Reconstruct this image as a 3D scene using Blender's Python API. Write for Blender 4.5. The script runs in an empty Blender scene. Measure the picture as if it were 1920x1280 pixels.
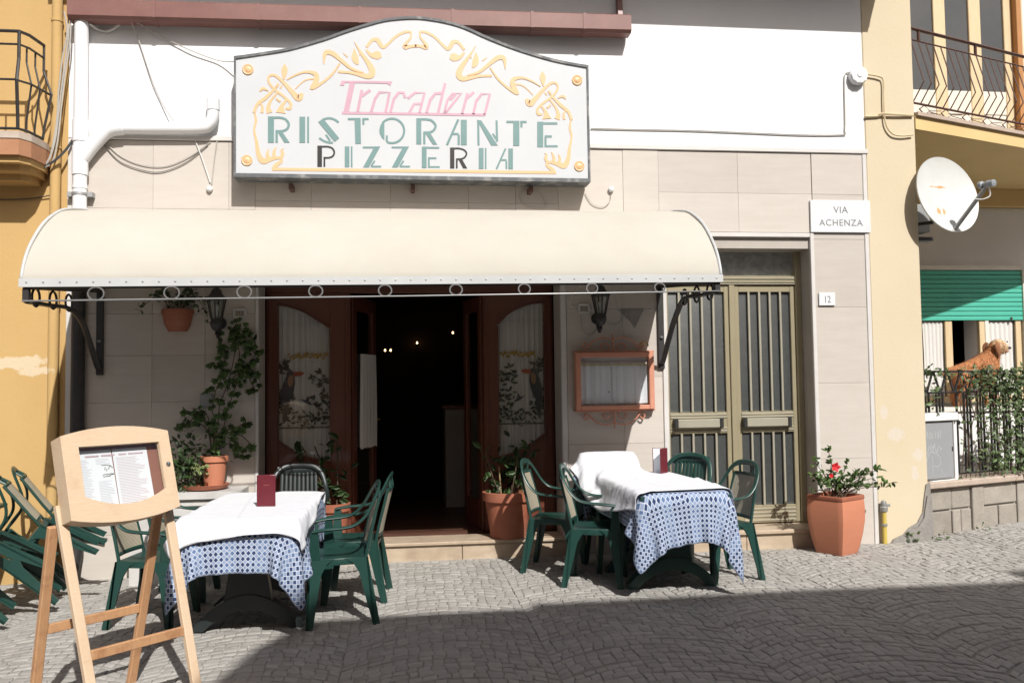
import bpy, bmesh, math, random
import numpy as np
from mathutils import Vector, Matrix, noise

random.seed(11); np.random.seed(11)
SC = bpy.context.scene
COL = SC.collection
PI = math.pi

# ------------------------------------------------------------------ camera
FPX = 1650.0                                   # focal length, for a 1920 px wide frame
PITCH, ROLL, YAW = math.atan(82/1650), -.0136, math.atan(FPX*7.5e-5)
CAM = Vector((0, -7.7, 1.49))
cam_data = bpy.data.cameras.new('camera')
cam_data.sensor_width = 36.0
cam_data.lens = FPX/1920*36.0
cam_data.clip_end = 400.0
cam = bpy.data.objects.new('camera', cam_data)
COL.objects.link(cam)
RC = Matrix.Rotation(-YAW, 3, 'Z') @ Matrix.Rotation(PI/2+PITCH, 3, 'X') @ Matrix.Rotation(ROLL, 3, 'Z')
cam.matrix_world = Matrix.Translation(CAM) @ RC.to_4x4()
SC.camera = cam

# ------------------------------------------------------------------ daylight
SUN = Vector((.27, -1.0, .95)).normalized()
world = bpy.data.worlds.new('World'); SC.world = world
world.use_nodes = True
wn = world.node_tree
bg = wn.nodes['Background']
sky = wn.nodes.new('ShaderNodeTexSky')
sky.sky_type = 'NISHITA'; sky.sun_disc = False
sky.sun_elevation = math.asin(SUN.z)
sky.sun_rotation = math.atan2(SUN.x, SUN.y)
sky.air_density = .7; sky.dust_density = 4.0; sky.ozone_density = .4
wn.links.new(sky.outputs[0], bg.inputs[0])
bg.inputs[1].default_value = .062
sl = bpy.data.lights.new('sun', 'SUN'); sl.energy = 4.4; sl.angle = math.radians(.5); sl.color = (1, .975, .93)
so = bpy.data.objects.new('sun', sl); COL.objects.link(so)
so.rotation_euler = SUN.to_track_quat('Z', 'Y').to_euler(); so.location = (3, -12, 12)

SC.view_settings.view_transform = 'Standard'
SC.view_settings.look = 'None'
SC.view_settings.gamma = 1.0
SC.view_settings.exposure = .37
SC.view_settings.use_curve_mapping = False
SC.cycles.max_bounces = 8
SC.cycles.transparent_max_bounces = 12

# ------------------------------------------------------------------ measuring
def ray(px, py): return RC @ Vector(((px-960)/FPX, -(py-640)/FPX, -1))
def at(px, py, Y=0.0):
    d = ray(px, py); t = (Y-CAM.y)/d.y; return CAM + d*t
def gr(px, py, z=0.0):
    d = ray(px, py); t = (z-CAM.z)/d.z; return CAM + d*t
def gz(x): return .022*min(0.0, x) + (.03*min(1.5, max(0.0, x-4.4)))

# ------------------------------------------------------------------ mesh builder
ORG = {}
class MB:
    def __init__(s): s.v = []; s.f = []; s.uv = {}
    def add(s, vs, fs):
        b = len(s.v); s.v += [tuple(p) for p in vs]; s.f += [tuple(i+b for i in f) for f in fs]; return s
    def xf(s, M, start=0):
        for i in range(start, len(s.v)): s.v[i] = tuple(M @ Vector(s.v[i]))
        return s
    def box(s, x0, x1, y0, y1, z0, z1, c=0.0, M=None):
        st = len(s.v)
        lo, hi = (min(x0, x1), min(y0, y1), min(z0, z1)), (max(x0, x1), max(y0, y1), max(z0, z1))
        if c <= 0:
            vs = [(x, y, z) for x in (lo[0], hi[0]) for y in (lo[1], hi[1]) for z in (lo[2], hi[2])]
            s.add(vs, [(0, 1, 3, 2), (4, 6, 7, 5), (0, 4, 5, 1), (2, 3, 7, 6), (0, 2, 6, 4), (1, 5, 7, 3)])
        else:
            c = min(c, .45*min(hi[i]-lo[i] for i in range(3)))
            idx = {}; vs = []
            for k in range(8):
                sg = (k & 1, k >> 1 & 1, k >> 2 & 1)
                for a in range(3):
                    p = [0, 0, 0]
                    for b in range(3):
                        e = hi[b] if sg[b] else lo[b]
                        p[b] = e if b == a else (e-c if sg[b] else e+c)
                    idx[(sg, a)] = len(vs); vs.append(p)
            fs = []
            for a in range(3):
                b, d = (a+1) % 3, (a+2) % 3
                for sa in (0, 1):
                    def q(sb, sd):
                        g = [0, 0, 0]; g[a] = sa; g[b] = sb; g[d] = sd; return tuple(g)
                    fs.append([idx[(q(0, 0), a)], idx[(q(1, 0), a)], idx[(q(1, 1), a)], idx[(q(0, 1), a)]])
                for sb in (0, 1):
                    for sd in (0, 1):
                        def r(sa2):
                            g = [0, 0, 0]; g[a] = sa2; g[b] = sb; g[d] = sd; return tuple(g)
                        fs.append([idx[(r(0), b)], idx[(r(1), b)], idx[(r(1), d)], idx[(r(0), d)]])
            for k in range(8):
                sg = (k & 1, k >> 1 & 1, k >> 2 & 1)
                fs.append([idx[(sg, 0)], idx[(sg, 1)], idx[(sg, 2)]])
            s.add(vs, fs)
        if M is not None: s.xf(M, st)
        return s
    def tube(s, pts, r, n=8, cap=True, ell=None, up=None):
        """sweep a circle (or an ellipse: r along the side, r*ell along the up vector)"""
        pts = [Vector(p) for p in pts]; m = len(pts); vs = []; fs = []
        prev = None
        for i, p in enumerate(pts):
            t = (pts[min(i+1, m-1)]-pts[max(i-1, 0)])
            if t.length < 1e-9: t = Vector((0, 0, 1))
            t.normalize()
            if up is not None: u = Vector(up[i] if isinstance(up, list) else up)
            elif prev is None: u = Vector((0, 0, 1)) if abs(t.z) < .9 else Vector((1, 0, 0))
            else: u = prev
            u = (u - t*u.dot(t))
            if u.length < 1e-6: u = t.orthogonal()
            u.normalize(); prev = u; w = t.cross(u)
            rr = r[i] if isinstance(r, (list, tuple)) else r
            for k in range(n):
                a = 2*PI*k/n
                vs.append(p + w*(math.cos(a)*rr) + u*(math.sin(a)*rr*(ell or 1)))
        for i in range(m-1):
            for k in range(n):
                fs.append((i*n+k, i*n+(k+1) % n, (i+1)*n+(k+1) % n, (i+1)*n+k))
        if cap: fs += [tuple(range(n))[::-1], tuple((m-1)*n+k for k in range(n))]
        return s.add(vs, fs)
    def bar(s, a, b, w, t, side=None, c=0.0):
        """square bar from a to b: w along 'side', t along the third axis"""
        a, b = Vector(a), Vector(b); d = (b-a); L = d.length; d.normalize()
        sd = Vector(side) if side is not None else (Vector((1, 0, 0)) if abs(d.x) < .9 else Vector((0, 1, 0)))
        sd = (sd - d*sd.dot(d)).normalized(); th = d.cross(sd)
        M = Matrix((sd, th, d)).transposed().to_4x4(); M.translation = a
        return s.box(-w/2, w/2, -t/2, t/2, 0, L, c, M)
    def lathe(s, prof, n=16, ctr=(0, 0, 0), cap=(True, True), M=None, ph=0.0, radial=None):
        st = len(s.v); vs = []; fs = []
        for (r, z) in prof:
            for k in range(n):
                a = 2*PI*k/n+ph; q = r*(radial(a) if radial else 1)
                vs.append((ctr[0]+q*math.cos(a), ctr[1]+q*math.sin(a), ctr[2]+z))
        m = len(prof)
        for i in range(m-1):
            for k in range(n): fs.append((i*n+k, i*n+(k+1) % n, (i+1)*n+(k+1) % n, (i+1)*n+k))
        if cap[0]: fs.append(tuple(range(n))[::-1])
        if cap[1]: fs.append(tuple((m-1)*n+k for k in range(n)))
        s.add(vs, fs)
        if M is not None: s.xf(M, st)
        return s
    def prism(s, poly, fn, d0, d1):
        n = len(poly)
        vs = [fn(a, b, d0) for a, b in poly]+[fn(a, b, d1) for a, b in poly]
        fs = [tuple(range(n)), tuple(range(2*n-1, n-1, -1))]+[(i, i+n, (i+1) % n+n, (i+1) % n) for i in range(n)]
        return s.add(vs, fs)
    def ribbon(s, pts, wid, fn, d0, d1, rnd=True):
        """flat stroke of varying width in a plane, extruded from d0 to d1"""
        P = [Vector((p[0], p[1])) for p in pts]; m = len(P); Ls = []; Rs = []
        for i in range(m):
            t = P[min(i+1, m-1)]-P[max(i-1, 0)]
            t = t.normalized() if t.length > 1e-9 else Vector((1, 0))
            nn = Vector((-t.y, t.x)); w = (wid[i] if isinstance(wid, (list, tuple)) else wid)/2
            Ls.append(P[i]+nn*w); Rs.append(P[i]-nn*w)
        vs = [fn(p.x, p.y, d) for d in (d0, d1) for p in Ls+Rs]
        N = 2*m; fs = []
        for i in range(m-1):
            fs.append((i, i+1, m+i+1, m+i)); fs.append((N+i, N+m+i, N+m+i+1, N+i+1))
            fs.append((i, N+i, N+i+1, i+1)); fs.append((m+i, m+i+1, N+m+i+1, N+m+i))
        fs.append((0, m, N+m, N)); fs.append((m-1, N+m-1, N+2*m-1, 2*m-1))
        return s.add(vs, fs)
    def build(s, name, mat, parent=None, smooth=None, fix=True):
        me = bpy.data.meshes.new(name)
        org = ORG.get(parent.name, Vector()) if parent is not None else Vector()
        me.from_pydata([tuple(Vector(p)-org) for p in s.v], [], s.f)
        if s.uv:
            uvl = me.uv_layers.new(name='UVMap')
            for lp in me.loops: uvl.data[lp.index].uv = s.uv[lp.vertex_index]
        if fix:
            b = bmesh.new(); b.from_mesh(me); bmesh.ops.recalc_face_normals(b, faces=b.faces); b.to_mesh(me); b.free()
        me.materials.append(mat)
        if smooth:
            me.polygons.foreach_set('use_smooth', [True]*len(me.polygons))
            me.set_sharp_from_angle(angle=math.radians(smooth))
        return link(name, me, parent)

def link(name, me, parent=None):
    o = bpy.data.objects.new(name, me); COL.objects.link(o)
    if parent is not None:
        o.parent = parent; ORG[o.name] = ORG.get(parent.name, Vector())
    return o
def tag(o, label=None, cat=None, group=None, kind=None):
    if label: o['label'] = label
    if cat: o['category'] = cat
    if group: o['group'] = group
    if kind: o['kind'] = kind
    return o
def thing(name, label, cat, loc=(0, 0, 0), group=None):
    o = bpy.data.objects.new(name, None); COL.objects.link(o)
    o.empty_display_size = .1; o.location = loc; ORG[o.name] = Vector(loc)
    return tag(o, label, cat, group)
def copy_tree(o, parent=None):
    c = o.copy(); COL.objects.link(c); c.parent = parent
    for ch in [x for x in o.children]: copy_tree(ch, c)
    return c
XZ = lambda a, b, d: (a, d, b)                 # plane parallel to the facade
def arc(cx, cy, r, a0, a1, n): return [(cx+r*math.cos(a0+(a1-a0)*i/n), cy+r*math.sin(a0+(a1-a0)*i/n)) for i in range(n+1)]
def spline(pts, k=6):
    """Catmull-Rom through points of any dimension"""
    P = [np.array(p, float) for p in pts]; out = []
    for i in range(len(P)-1):
        p0, p1, p2, p3 = P[max(i-1, 0)], P[i], P[i+1], P[min(i+2, len(P)-1)]
        for j in range(k):
            t = j/k
            out.append(tuple(.5*((2*p1)+(-p0+p2)*t+(2*p0-5*p1+4*p2-p3)*t*t+(-p0+3*p1-3*p2+p3)*t**3)))
    out.append(tuple(P[-1])); return out

# ------------------------------------------------------------------ materials
MATS = {}
def nd(nt, typ, **kw):
    n = nt.nodes.new(typ)
    for k, v in kw.items(): setattr(n, k, v)
    return n
def mat(name, col, rough=.6, col2=None, scale=4.0, stretch=(1, 1, 1), detail=6.0, contrast=.5, metal=0.0, bump=0.0, bscale=60.0,
        spec=.5, coat=0.0, rnd=0.0, island=False, sss=0.0, dirt=None, dscale=1.3, damt=.35, transl=0.0):
    if name in MATS: return MATS[name]
    m = bpy.data.materials.new(name); m.use_nodes = True; nt = m.node_tree
    b = nt.nodes['Principled BSDF']; L = nt.links.new
    b.inputs['Roughness'].default_value = rough; b.inputs['Metallic'].default_value = metal
    b.inputs['Specular IOR Level'].default_value = spec; b.inputs['Coat Weight'].default_value = coat
    tc = nd(nt, 'ShaderNodeTexCoord'); mp = nd(nt, 'ShaderNodeMapping'); mp.inputs['Scale'].default_value = stretch
    L(tc.outputs['Object'], mp.inputs[0])
    n1 = nd(nt, 'ShaderNodeTexNoise'); n1.inputs['Scale'].default_value = scale; n1.inputs['Detail'].default_value = detail
    n1.inputs['Roughness'].default_value = .6
    L(mp.outputs[0], n1.inputs['Vector'])
    rp = nd(nt, 'ShaderNodeMapRange'); rp.inputs[1].default_value = .5-contrast*.5; rp.inputs[2].default_value = .5+contrast*.5
    L(n1.outputs['Fac'], rp.inputs[0])
    mx = nd(nt, 'ShaderNodeMix', data_type='RGBA'); mx.inputs[6].default_value = (*col, 1)
    c2 = col2 or tuple(c*.82 for c in col); mx.inputs[7].default_value = (*c2, 1)
    L(rp.outputs[0], mx.inputs[0]); out = mx.outputs[2]
    if dirt:
        n3 = nd(nt, 'ShaderNodeTexNoise'); n3.inputs['Scale'].default_value = dscale; n3.inputs['Detail'].default_value = 8
        n3.inputs['Roughness'].default_value = .7; L(tc.outputs['Object'], n3.inputs['Vector'])
        r3 = nd(nt, 'ShaderNodeMapRange'); r3.inputs[1].default_value = .5; r3.inputs[2].default_value = .75; r3.inputs[4].default_value = damt
        L(n3.outputs['Fac'], r3.inputs[0])
        m3 = nd(nt, 'ShaderNodeMix', data_type='RGBA'); m3.inputs[7].default_value = (*dirt, 1)
        L(r3.outputs[0], m3.inputs[0]); L(out, m3.inputs[6]); out = m3.outputs[2]
    if rnd:
        if island: src = nd(nt, 'ShaderNodeNewGeometry').outputs['Random Per Island']
        else: src = nd(nt, 'ShaderNodeObjectInfo').outputs['Random']
        r4 = nd(nt, 'ShaderNodeMapRange'); r4.inputs[3].default_value = 1-rnd; r4.inputs[4].default_value = 1+rnd
        L(src, r4.inputs[0])
        hs = nd(nt, 'ShaderNodeHueSaturation'); L(r4.outputs[0], hs.inputs['Value']); L(out, hs.inputs['Color']); out = hs.outputs[0]
    L(out, b.inputs['Base Color'])
    if bump:
        n2 = nd(nt, 'ShaderNodeTexNoise'); n2.inputs['Scale'].default_value = bscale; n2.inputs['Detail'].default_value = 5
        L(mp.outputs[0], n2.inputs['Vector'])
        bp = nd(nt, 'ShaderNodeBump'); bp.inputs['Strength'].default_value = bump; bp.inputs['Distance'].default_value = .01
        L(n2.outputs['Fac'], bp.inputs['Height']); L(bp.outputs[0], b.inputs['Normal'])
    if transl:
        tr = nd(nt, 'ShaderNodeBsdfTranslucent'); L(out, tr.inputs[0])
        ms = nd(nt, 'ShaderNodeMixShader'); ms.inputs[0].default_value = transl
        L(b.outputs[0], ms.inputs[1]); L(tr.outputs[0], ms.inputs[2]); L(ms.outputs[0], nt.nodes['Material Output'].inputs[0])
    m['out'] = 0; del m['out']
    MATS[name] = m; return m

def wear(m, col, tests, nscale=6.0):
    """worn patches with a shape of their own: tests = list of (x, z, rx, rz) ellipses on a facade, edges broken by noise"""
    nt = m.node_tree; L = nt.links.new; b = nt.nodes['Principled BSDF']; src = b.inputs['Base Color'].links[0].from_socket
    g = nd(nt, 'ShaderNodeNewGeometry'); sx = nd(nt, 'ShaderNodeSeparateXYZ'); L(g.outputs['Position'], sx.inputs[0])
    n = nd(nt, 'ShaderNodeTexNoise'); n.inputs['Scale'].default_value = nscale; n.inputs['Detail'].default_value = 7; n.inputs['Roughness'].default_value = .65
    L(g.outputs['Position'], n.inputs['Vector'])
    acc = None
    def mth(op, a, bb):
        q = nd(nt, 'ShaderNodeMath', operation=op)
        for i, v in enumerate((a, bb)):
            if isinstance(v, (int, float)): q.inputs[i].default_value = v
            else: L(v, q.inputs[i])
        return q.outputs[0]
    for (x, z, rx, rz) in tests:
        dx = mth('MULTIPLY', mth('SUBTRACT', sx.outputs[0], x), 1/rx); dz = mth('MULTIPLY', mth('SUBTRACT', sx.outputs[2], z), 1/rz)
        d = mth('SQRT', mth('ADD', mth('MULTIPLY', dx, dx), mth('MULTIPLY', dz, dz)), 0)
        v = mth('SUBTRACT', 1.0, d)
        acc = v if acc is None else mth('MAXIMUM', acc, v)
    k = mth('ADD', acc, mth('MULTIPLY', mth('SUBTRACT', n.outputs['Fac'], .5), 2.2))
    r = nd(nt, 'ShaderNodeMapRange'); r.inputs[1].default_value = .25; r.inputs[2].default_value = .42; L(k, r.inputs[0])
    mx = nd(nt, 'ShaderNodeMix', data_type='RGBA'); L(r.outputs[0], mx.inputs[0]); L(src, mx.inputs[6]); mx.inputs[7].default_value = (*col, 1)
    L(mx.outputs[2], b.inputs['Base Color'])

def glass(name, tint=(1, 1, 1), rough=.02, ior=1.5):
    m = bpy.data.materials.new(name); m.use_nodes = True; nt = m.node_tree; L = nt.links.new
    nt.nodes.remove(nt.nodes['Principled BSDF'])
    lw = nd(nt, 'ShaderNodeLayerWeight'); lw.inputs[0].default_value = .5
    pw = nd(nt, 'ShaderNodeMath', operation='POWER'); L(lw.outputs['Facing'], pw.inputs[0]); pw.inputs[1].default_value = 5
    fr = nd(nt, 'ShaderNodeMath', operation='MULTIPLY_ADD'); L(pw.outputs[0], fr.inputs[0]); fr.inputs[1].default_value = .92; fr.inputs[2].default_value = .05
    t = nd(nt, 'ShaderNodeBsdfTransparent'); t.inputs[0].default_value = (*tint, 1)
    g = nd(nt, 'ShaderNodeBsdfGlossy'); g.inputs['Roughness'].default_value = rough
    ms = nd(nt, 'ShaderNodeMixShader'); L(fr.outputs[0], ms.inputs[0]); L(t.outputs[0], ms.inputs[1]); L(g.outputs[0], ms.inputs[2])
    L(ms.outputs[0], nt.nodes['Material Output'].inputs[0]); MATS[name] = m; return m

def ribs(m, axis_scale, strength=.4, dist=.004, axis=2, darken=None):
    """fine ribbed relief along one object axis"""
    nt = m.node_tree; L = nt.links.new; b = nt.nodes['Principled BSDF']
    tc = nd(nt, 'ShaderNodeTexCoord'); w = nd(nt, 'ShaderNodeTexWave', wave_type='BANDS', bands_direction='XYZ'[axis])
    w.inputs['Scale'].default_value = axis_scale; L(tc.outputs['Object'], w.inputs['Vector'])
    bp = nd(nt, 'ShaderNodeBump'); bp.inputs['Strength'].default_value = strength; bp.inputs['Distance'].default_value = dist
    L(w.outputs['Fac'], bp.inputs['Height']); L(bp.outputs[0], b.inputs['Normal'])
    if darken:
        src = b.inputs['Base Color'].links[0].from_socket
        mx = nd(nt, 'ShaderNodeMix', data_type='RGBA', blend_type='MIX'); L(w.outputs['Fac'], mx.inputs[0]); mx.inputs[6].default_value = (*darken, 1); L(src, mx.inputs[7])
        L(mx.outputs[2], b.inputs['Base Color'])

white_wall = mat('white plaster', (.80, .80, .80), .85, (.74, .75, .76), 2.2, bump=.12, bscale=45, dirt=(.55, .53, .5), damt=.18)
travertine = mat('travertine', (.515, .475, .432), .55, (.45, .405, .36), 3.0, (1, 1, 7), 8, .7, bump=.08, bscale=50, rnd=.075, dirt=(.40, .345, .295), dscale=2.2, damt=.25)
trim_stone = mat('pale trim stone', (.60, .58, .56), .5, (.52, .50, .48), 5)
step_stone = mat('step marble', (.50, .41, .31), .5, (.36, .27, .19), 5, (1, 1, 3), dirt=(.22, .16, .11), dscale=3, damt=.6)
mortar = mat('mortar', (.44, .40, .36), .95)
cement = mat('bare cement', (.30, .28, .26), .95, (.2, .185, .17), 9, bump=.6, bscale=35)
yellow_left = mat('ochre plaster', (.505, .335, .138), .9, (.465, .30, .118), 1.2, bump=.15, bscale=40, dirt=(.42, .28, .12), damt=.4)
wear(yellow_left, (.58, .47, .32), [(-3.2, 1.74, .42, .08), (-2.98, 1.66, .2, .06)], 7)
yellow_right = mat('cream yellow plaster', (.575, .495, .36), .9, (.55, .465, .325), 1.5, bump=.15, bscale=45, dirt=(.58, .50, .37), damt=.3)
wear(yellow_right, (.57, .505, .42), [(4.52, .98, .12, .10), (4.74, .8, .07, .09), (4.42, 1.2, .05, .09), (4.70, .62, .05, .1), (4.35, .3, .03, .15)], 9)
brown_metal = mat('brown painted gutter', (.20, .085, .07), .45, (.16, .07, .06), 6, dirt=(.3, .17, .14), damt=.4)
white_pvc = mat('white pipe', (.78, .79, .81), .4, (.70, .71, .73), 3)
sign_white = mat('sign face white', (.515, .53, .55), .4, (.485, .50, .52), 3)
sign_frame = mat('sign frame dark', (.075, .082, .09), .6, (.11, .115, .12), 9, dirt=(.36, .35, .33), dscale=9, damt=.85)
sign_teal = mat('sign lettering teal', (.125, .22, .215), .45, (.145, .25, .245), 8)
sign_black = mat('sign lettering black', (.025, .022, .022), .4)
sign_pink = mat('sign lettering pink', (.55, .33, .41), .45)
sign_orange = mat('sign ornament orange', (.70, .435, .235), .45, (.66, .40, .21), 8)
canvas = mat('cream canvas', (.515, .49, .435), .9, (.475, .445, .39), 1.6, bump=.35, bscale=5, spec=.15, dirt=(.46, .40, .33), dscale=2.6, damt=.35, transl=.08)
awning_trim = mat('awning trim strip', (.50, .51, .51), .5, (.44, .45, .45), 4)
dark_iron = mat('dark iron', (.025, .026, .03), .45, (.045, .04, .038), 18, metal=.2)
grey_iron = mat('galvanised rod', (.26, .26, .26), .4, metal=.6)
rust_iron = mat('brown iron', (.10, .045, .03), .55, (.07, .035, .028), 14)
wood_dark = mat('red brown wood', (.135, .040, .022), .4, (.095, .026, .014), 6, (9, 9, 1), 5, .8, coat=.2)
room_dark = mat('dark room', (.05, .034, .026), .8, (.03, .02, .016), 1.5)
curtain_w = mat('white curtain', (.80, .78, .75), .85, (.74, .72, .69), 5, (8, 1, 1), transl=.25)
brass = mat('bronze aluminium', (.39, .345, .23), .35, (.34, .295, .195), 3, metal=.35)
brass_l = mat('bronze aluminium bright', (.48, .45, .36), .32, metal=.35)
ribbed_glass = mat('ribbed dark glass', (.055, .06, .06), .16, (.085, .09, .09), 30, (1, 1, 1), 3, .5, spec=.8)
ribs(ribbed_glass, 32, .35, .004, 2, (.030, .034, .034))
rough_glass = mat('hammered glass', (.42, .44, .44), .2, (.22, .235, .235), 16, bump=1.0, bscale=26, spec=.9)
pane_glass = glass('window glass', (.975, .98, .975), .01, 1.5)
dark_pane = mat('dark window pane', (.05, .055, .055), .05, (.07, .07, .07), 2, spec=.9)
wood_pale = mat('pale pine', (.60, .465, .33), .55, (.54, .395, .26), 5, (3, 3, 30), 5, .7, dirt=(.44, .25, .13), dscale=5, damt=.55)
wood_pine = mat('orange pine', (.52, .31, .17), .5, (.40, .20, .09), 7, (14, 14, 1.5), 5, .8, dirt=(.20, .07, .03), dscale=9, damt=.8)
paper = mat('menu paper', (.74, .76, .80), .6, (.70, .72, .77), 3)
ink = mat('printed ink', (.46, .46, .51), .8)
ink_red = mat('printed ink red', (.50, .36, .40), .8)
menu_red = mat('burgundy leatherette', (.13, .014, .022), .38, (.10, .010, .018), 20, bump=.2, bscale=160)
green_pl = mat('dark green plastic', (.010, .042, .034), .34, (.014, .050, .040), 4, dirt=(.04, .085, .07), dscale=6, damt=.3)
black_pl = mat('blackish green plastic', (.012, .018, .018), .4, (.018, .024, .024), 8)
rattan = mat('beige woven plastic', (.62, .57, .46), .6, (.56, .51, .40), 20, rnd=.04)
ribs(rattan, 38, .8, .006, 2, (.36, .31, .22))
terracotta = mat('terracotta', (.34, .115, .062), .7, (.29, .09, .05), 5, (1, 1, 6), dirt=(.42, .22, .15), dscale=5, damt=.35)
terra_light = mat('light terracotta', (.52, .205, .118), .6, (.47, .175, .098), 3, (1, 1, 8), 6, .7)
soil = mat('soil', (.035, .022, .014), 1, bump=.8, bscale=60)
leaf_mat = mat('ivy leaf', (.055, .105, .028), .5, (.08, .14, .04), 12, rnd=.45, transl=.2)
leaf_dark = mat('dark leaf', (.022, .05, .014), .5, (.04, .075, .02), 12, rnd=.5, island=True, transl=.2)
leaf_bright = mat('shrub leaf', (.06, .115, .03), .45, (.10, .16, .045), 14, rnd=.5, transl=.25)
leaf_hedge = mat('climber leaf', (.065, .105, .04), .5, (.11, .15, .06), 14, rnd=.6, island=True, transl=.2)
leaf_var = mat('variegated leaf', (.40, .42, .20), .5, (.15, .24, .06), 60, contrast=.4)
stem_mat = mat('woody stem', (.09, .06, .035), .8)
petal = mat('red petal', (.55, .012, .02), .5)
marble_w = mat('white marble', (.55, .54, .52), .5, (.44, .43, .42), 4, dirt=(.25, .23, .21), dscale=3, damt=.6)
plate_marble = mat('plate marble', (.66, .68, .69), .4, (.58, .60, .62), 6)
engraved = mat('engraved lettering', (.20, .20, .21), .8)
plate_beige = mat('beige plate', (.42, .38, .31), .5)
orange_iron = mat('salmon painted iron', (.56, .255, .165), .5, (.50, .215, .14), 10)
grey_box = mat('grey plastic box', (.28, .29, .29), .6)
cable_grey = mat('grey cable', (.42, .40, .37), .6)
cable_white = mat('white cable', (.66, .65, .62), .6)
cable_black = mat('black cable', (.05, .05, .05), .6)
cable_cream = mat('cream painted cable', (.58, .47, .30), .7)
dish_mat = mat('dish white', (.56, .57, .55), .5, (.50, .51, .49), 5, dirt=(.46, .43, .38), dscale=4, damt=.4)
wear(dish_mat, (.50, .29, .13), [(5.00, 3.30, .15, .012), (5.06, 3.30, .07, .02), (4.97, 3.06, .035, .05), (5.03, 3.05, .03, .04)], 22)
shutter_green = mat('mint green shutter', (.065, .40, .295), .45, (.055, .365, .27), 3)
wood_frame = mat('honey window frame', (.60, .48, .31), .5, (.52, .39, .22), 5, (8, 8, 1))
white_frame = mat('white window frame', (.68, .66, .60), .5)
house_white = mat('off white wall', (.70, .69, .68), .9, (.64, .63, .62), 2)
house_grey = mat('grey rendered wall', (.46, .43, .41), .9, (.42, .39, .37), 2)
stone_wall = mat('grey stone blocks', (.34, .305, .265), .9, (.24, .215, .185), 6, bump=.5, bscale=40, rnd=.1, dirt=(.2, .175, .15), dscale=4, damt=.6)
cornice_st = mat('cornice stone', (.46, .37, .30), .8, (.36, .29, .24), 8, (1, 1, 1), bump=.3)
meter_grey = mat('grey meter door', (.27, .28, .29), .6, (.23, .24, .25), 5, dirt=(.34, .34, .33), dscale=5, damt=.5)
chalk = mat('chalk marks', (.40, .41, .415), .9)
gas_yellow = mat('gas pipe yellow', (.55, .42, .09), .5)
cobble_mat = mat('cobble stone', (.35, .337, .315), .8, (.295, .28, .26), 26, (1, 1, 1), 6, .7, bump=.3, bscale=120, rnd=.11, island=True, dirt=(.22, .195, .17), dscale=1.1, damt=.5)
cobble_one = mat('cobble stone single', (.35, .337, .315), .8, (.295, .28, .26), 26, (1, 1, 1), 6, .7, bump=.3, bscale=120, rnd=.11, dirt=(.22, .195, .17), dscale=1.1, damt=.5)
grit = mat('joint grit', (.30, .28, .25), .95, (.215, .20, .18), 40, bump=.6, bscale=150)
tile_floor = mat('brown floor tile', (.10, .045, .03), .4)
dog_fur = mat('russet fur', (.36, .14, .05), .9, (.46, .22, .10), 14, bump=.6, bscale=70)
dog_pale = mat('pale fur', (.60, .46, .31), .9, (.50, .32, .18), 12, bump=.6, bscale=70)
dog_nose = mat('dark nose', (.03, .015, .012), .4)
# ------------------------------------------------------------------ the street: joint bed and cobbles laid in arcs
bed = MB()
xs = [-60, -30, -12, -6, -4, -2, 0, 2, 3.2, 4.4, 5.2, 5.9, 8, 12, 30, 60]; ys = [-60, -11, -6, -3, 0, 3, 60]
for y in ys:
    for x in xs: bed.v.append((x, y, gz(max(-6, min(9, x)))-.0065))
for j in range(len(ys)-1):
    for i in range(len(xs)-1): bed.f.append((j*len(xs)+i, j*len(xs)+i+1, (j+1)*len(xs)+i+1, (j+1)*len(xs)+i))
street = tag(bed.build('street', grit), kind='structure')

def lay_cobbles():
    W, sag, s = 1.12, .25, .068
    rng = np.random.RandomState(3); out = []
    for cx in np.arange(-5.9, 9.2, W):
        for k in range(-92, 18):
            nu = 16; us = np.linspace(-.5, .5, nu+1); us[1:-1] += rng.uniform(-.014, .014, nu-1)
            y0 = k*s + rng.uniform(-.008, .008)
            def pt(u, dy): return cx+.52+u*W, y0+dy+sag*(1-(2*u)**2)-.1 + .012*math.sin(7*u+k*1.3)
            for i in range(nu):
                a, b = us[i], us[i+1]; g = .0018/W
                h = s+rng.uniform(-.006, .004)
                q = [pt(a+g, .0025), pt(b-g, .0025), pt(b-g, h-.0025), pt(a+g, h-.0025)]
                q = [(x+rng.uniform(-.004, .004), y+rng.uniform(-.004, .004)) for x, y in q]
                mx, my = sum(p[0] for p in q)/4, sum(p[1] for p in q)/4
                if not (-5.6 < mx < 9 and -6 < my < 1.0): continue
                if my > .0 and mx < 4.9: continue
                if my > .10+.36*(mx-4.86) and mx > 4.8: continue
                out.append((q, mx, my))
    return out
def cobble_geo(q, mx, my, rng):
    z = gz(mx)+rng.uniform(-.003, .003); tx, ty = rng.uniform(-.04, .04, 2)
    v = []
    for sc, dz in ((1.0, -.02), (1.0, -.0055), (.95, -.002), (.82, .0)):
        for (x, y) in q:
            X, Y = mx+(x-mx)*sc, my+(y-my)*sc
            v.append((X, Y, z+dz+(X-mx)*tx+(Y-my)*ty))
    f = []
    for r in range(3):
        for i in range(4): f.append((r*4+i, r*4+(i+1) % 4, r*4+4+(i+1) % 4, r*4+4+i))
    f.append((12, 13, 14, 15)); return v, f
rng = np.random.RandomState(5)
cobs = lay_cobbles()
def in_frame(c):
    d = Vector((c[1], c[2], gz(c[1])))-CAM; l = RC.transposed() @ d
    if l.z > -.5: return False
    px, py = 960+FPX*l.x/-l.z, 640-FPX*l.y/-l.z
    return 5 < px < 1915 and 1100 < py < 1276
near = sorted([c for c in cobs if in_frame(c)], key=lambda c: (Vector((c[1], c[2], 0))-CAM).length)[:300]
nearset = set(id(c) for c in near)
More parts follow.
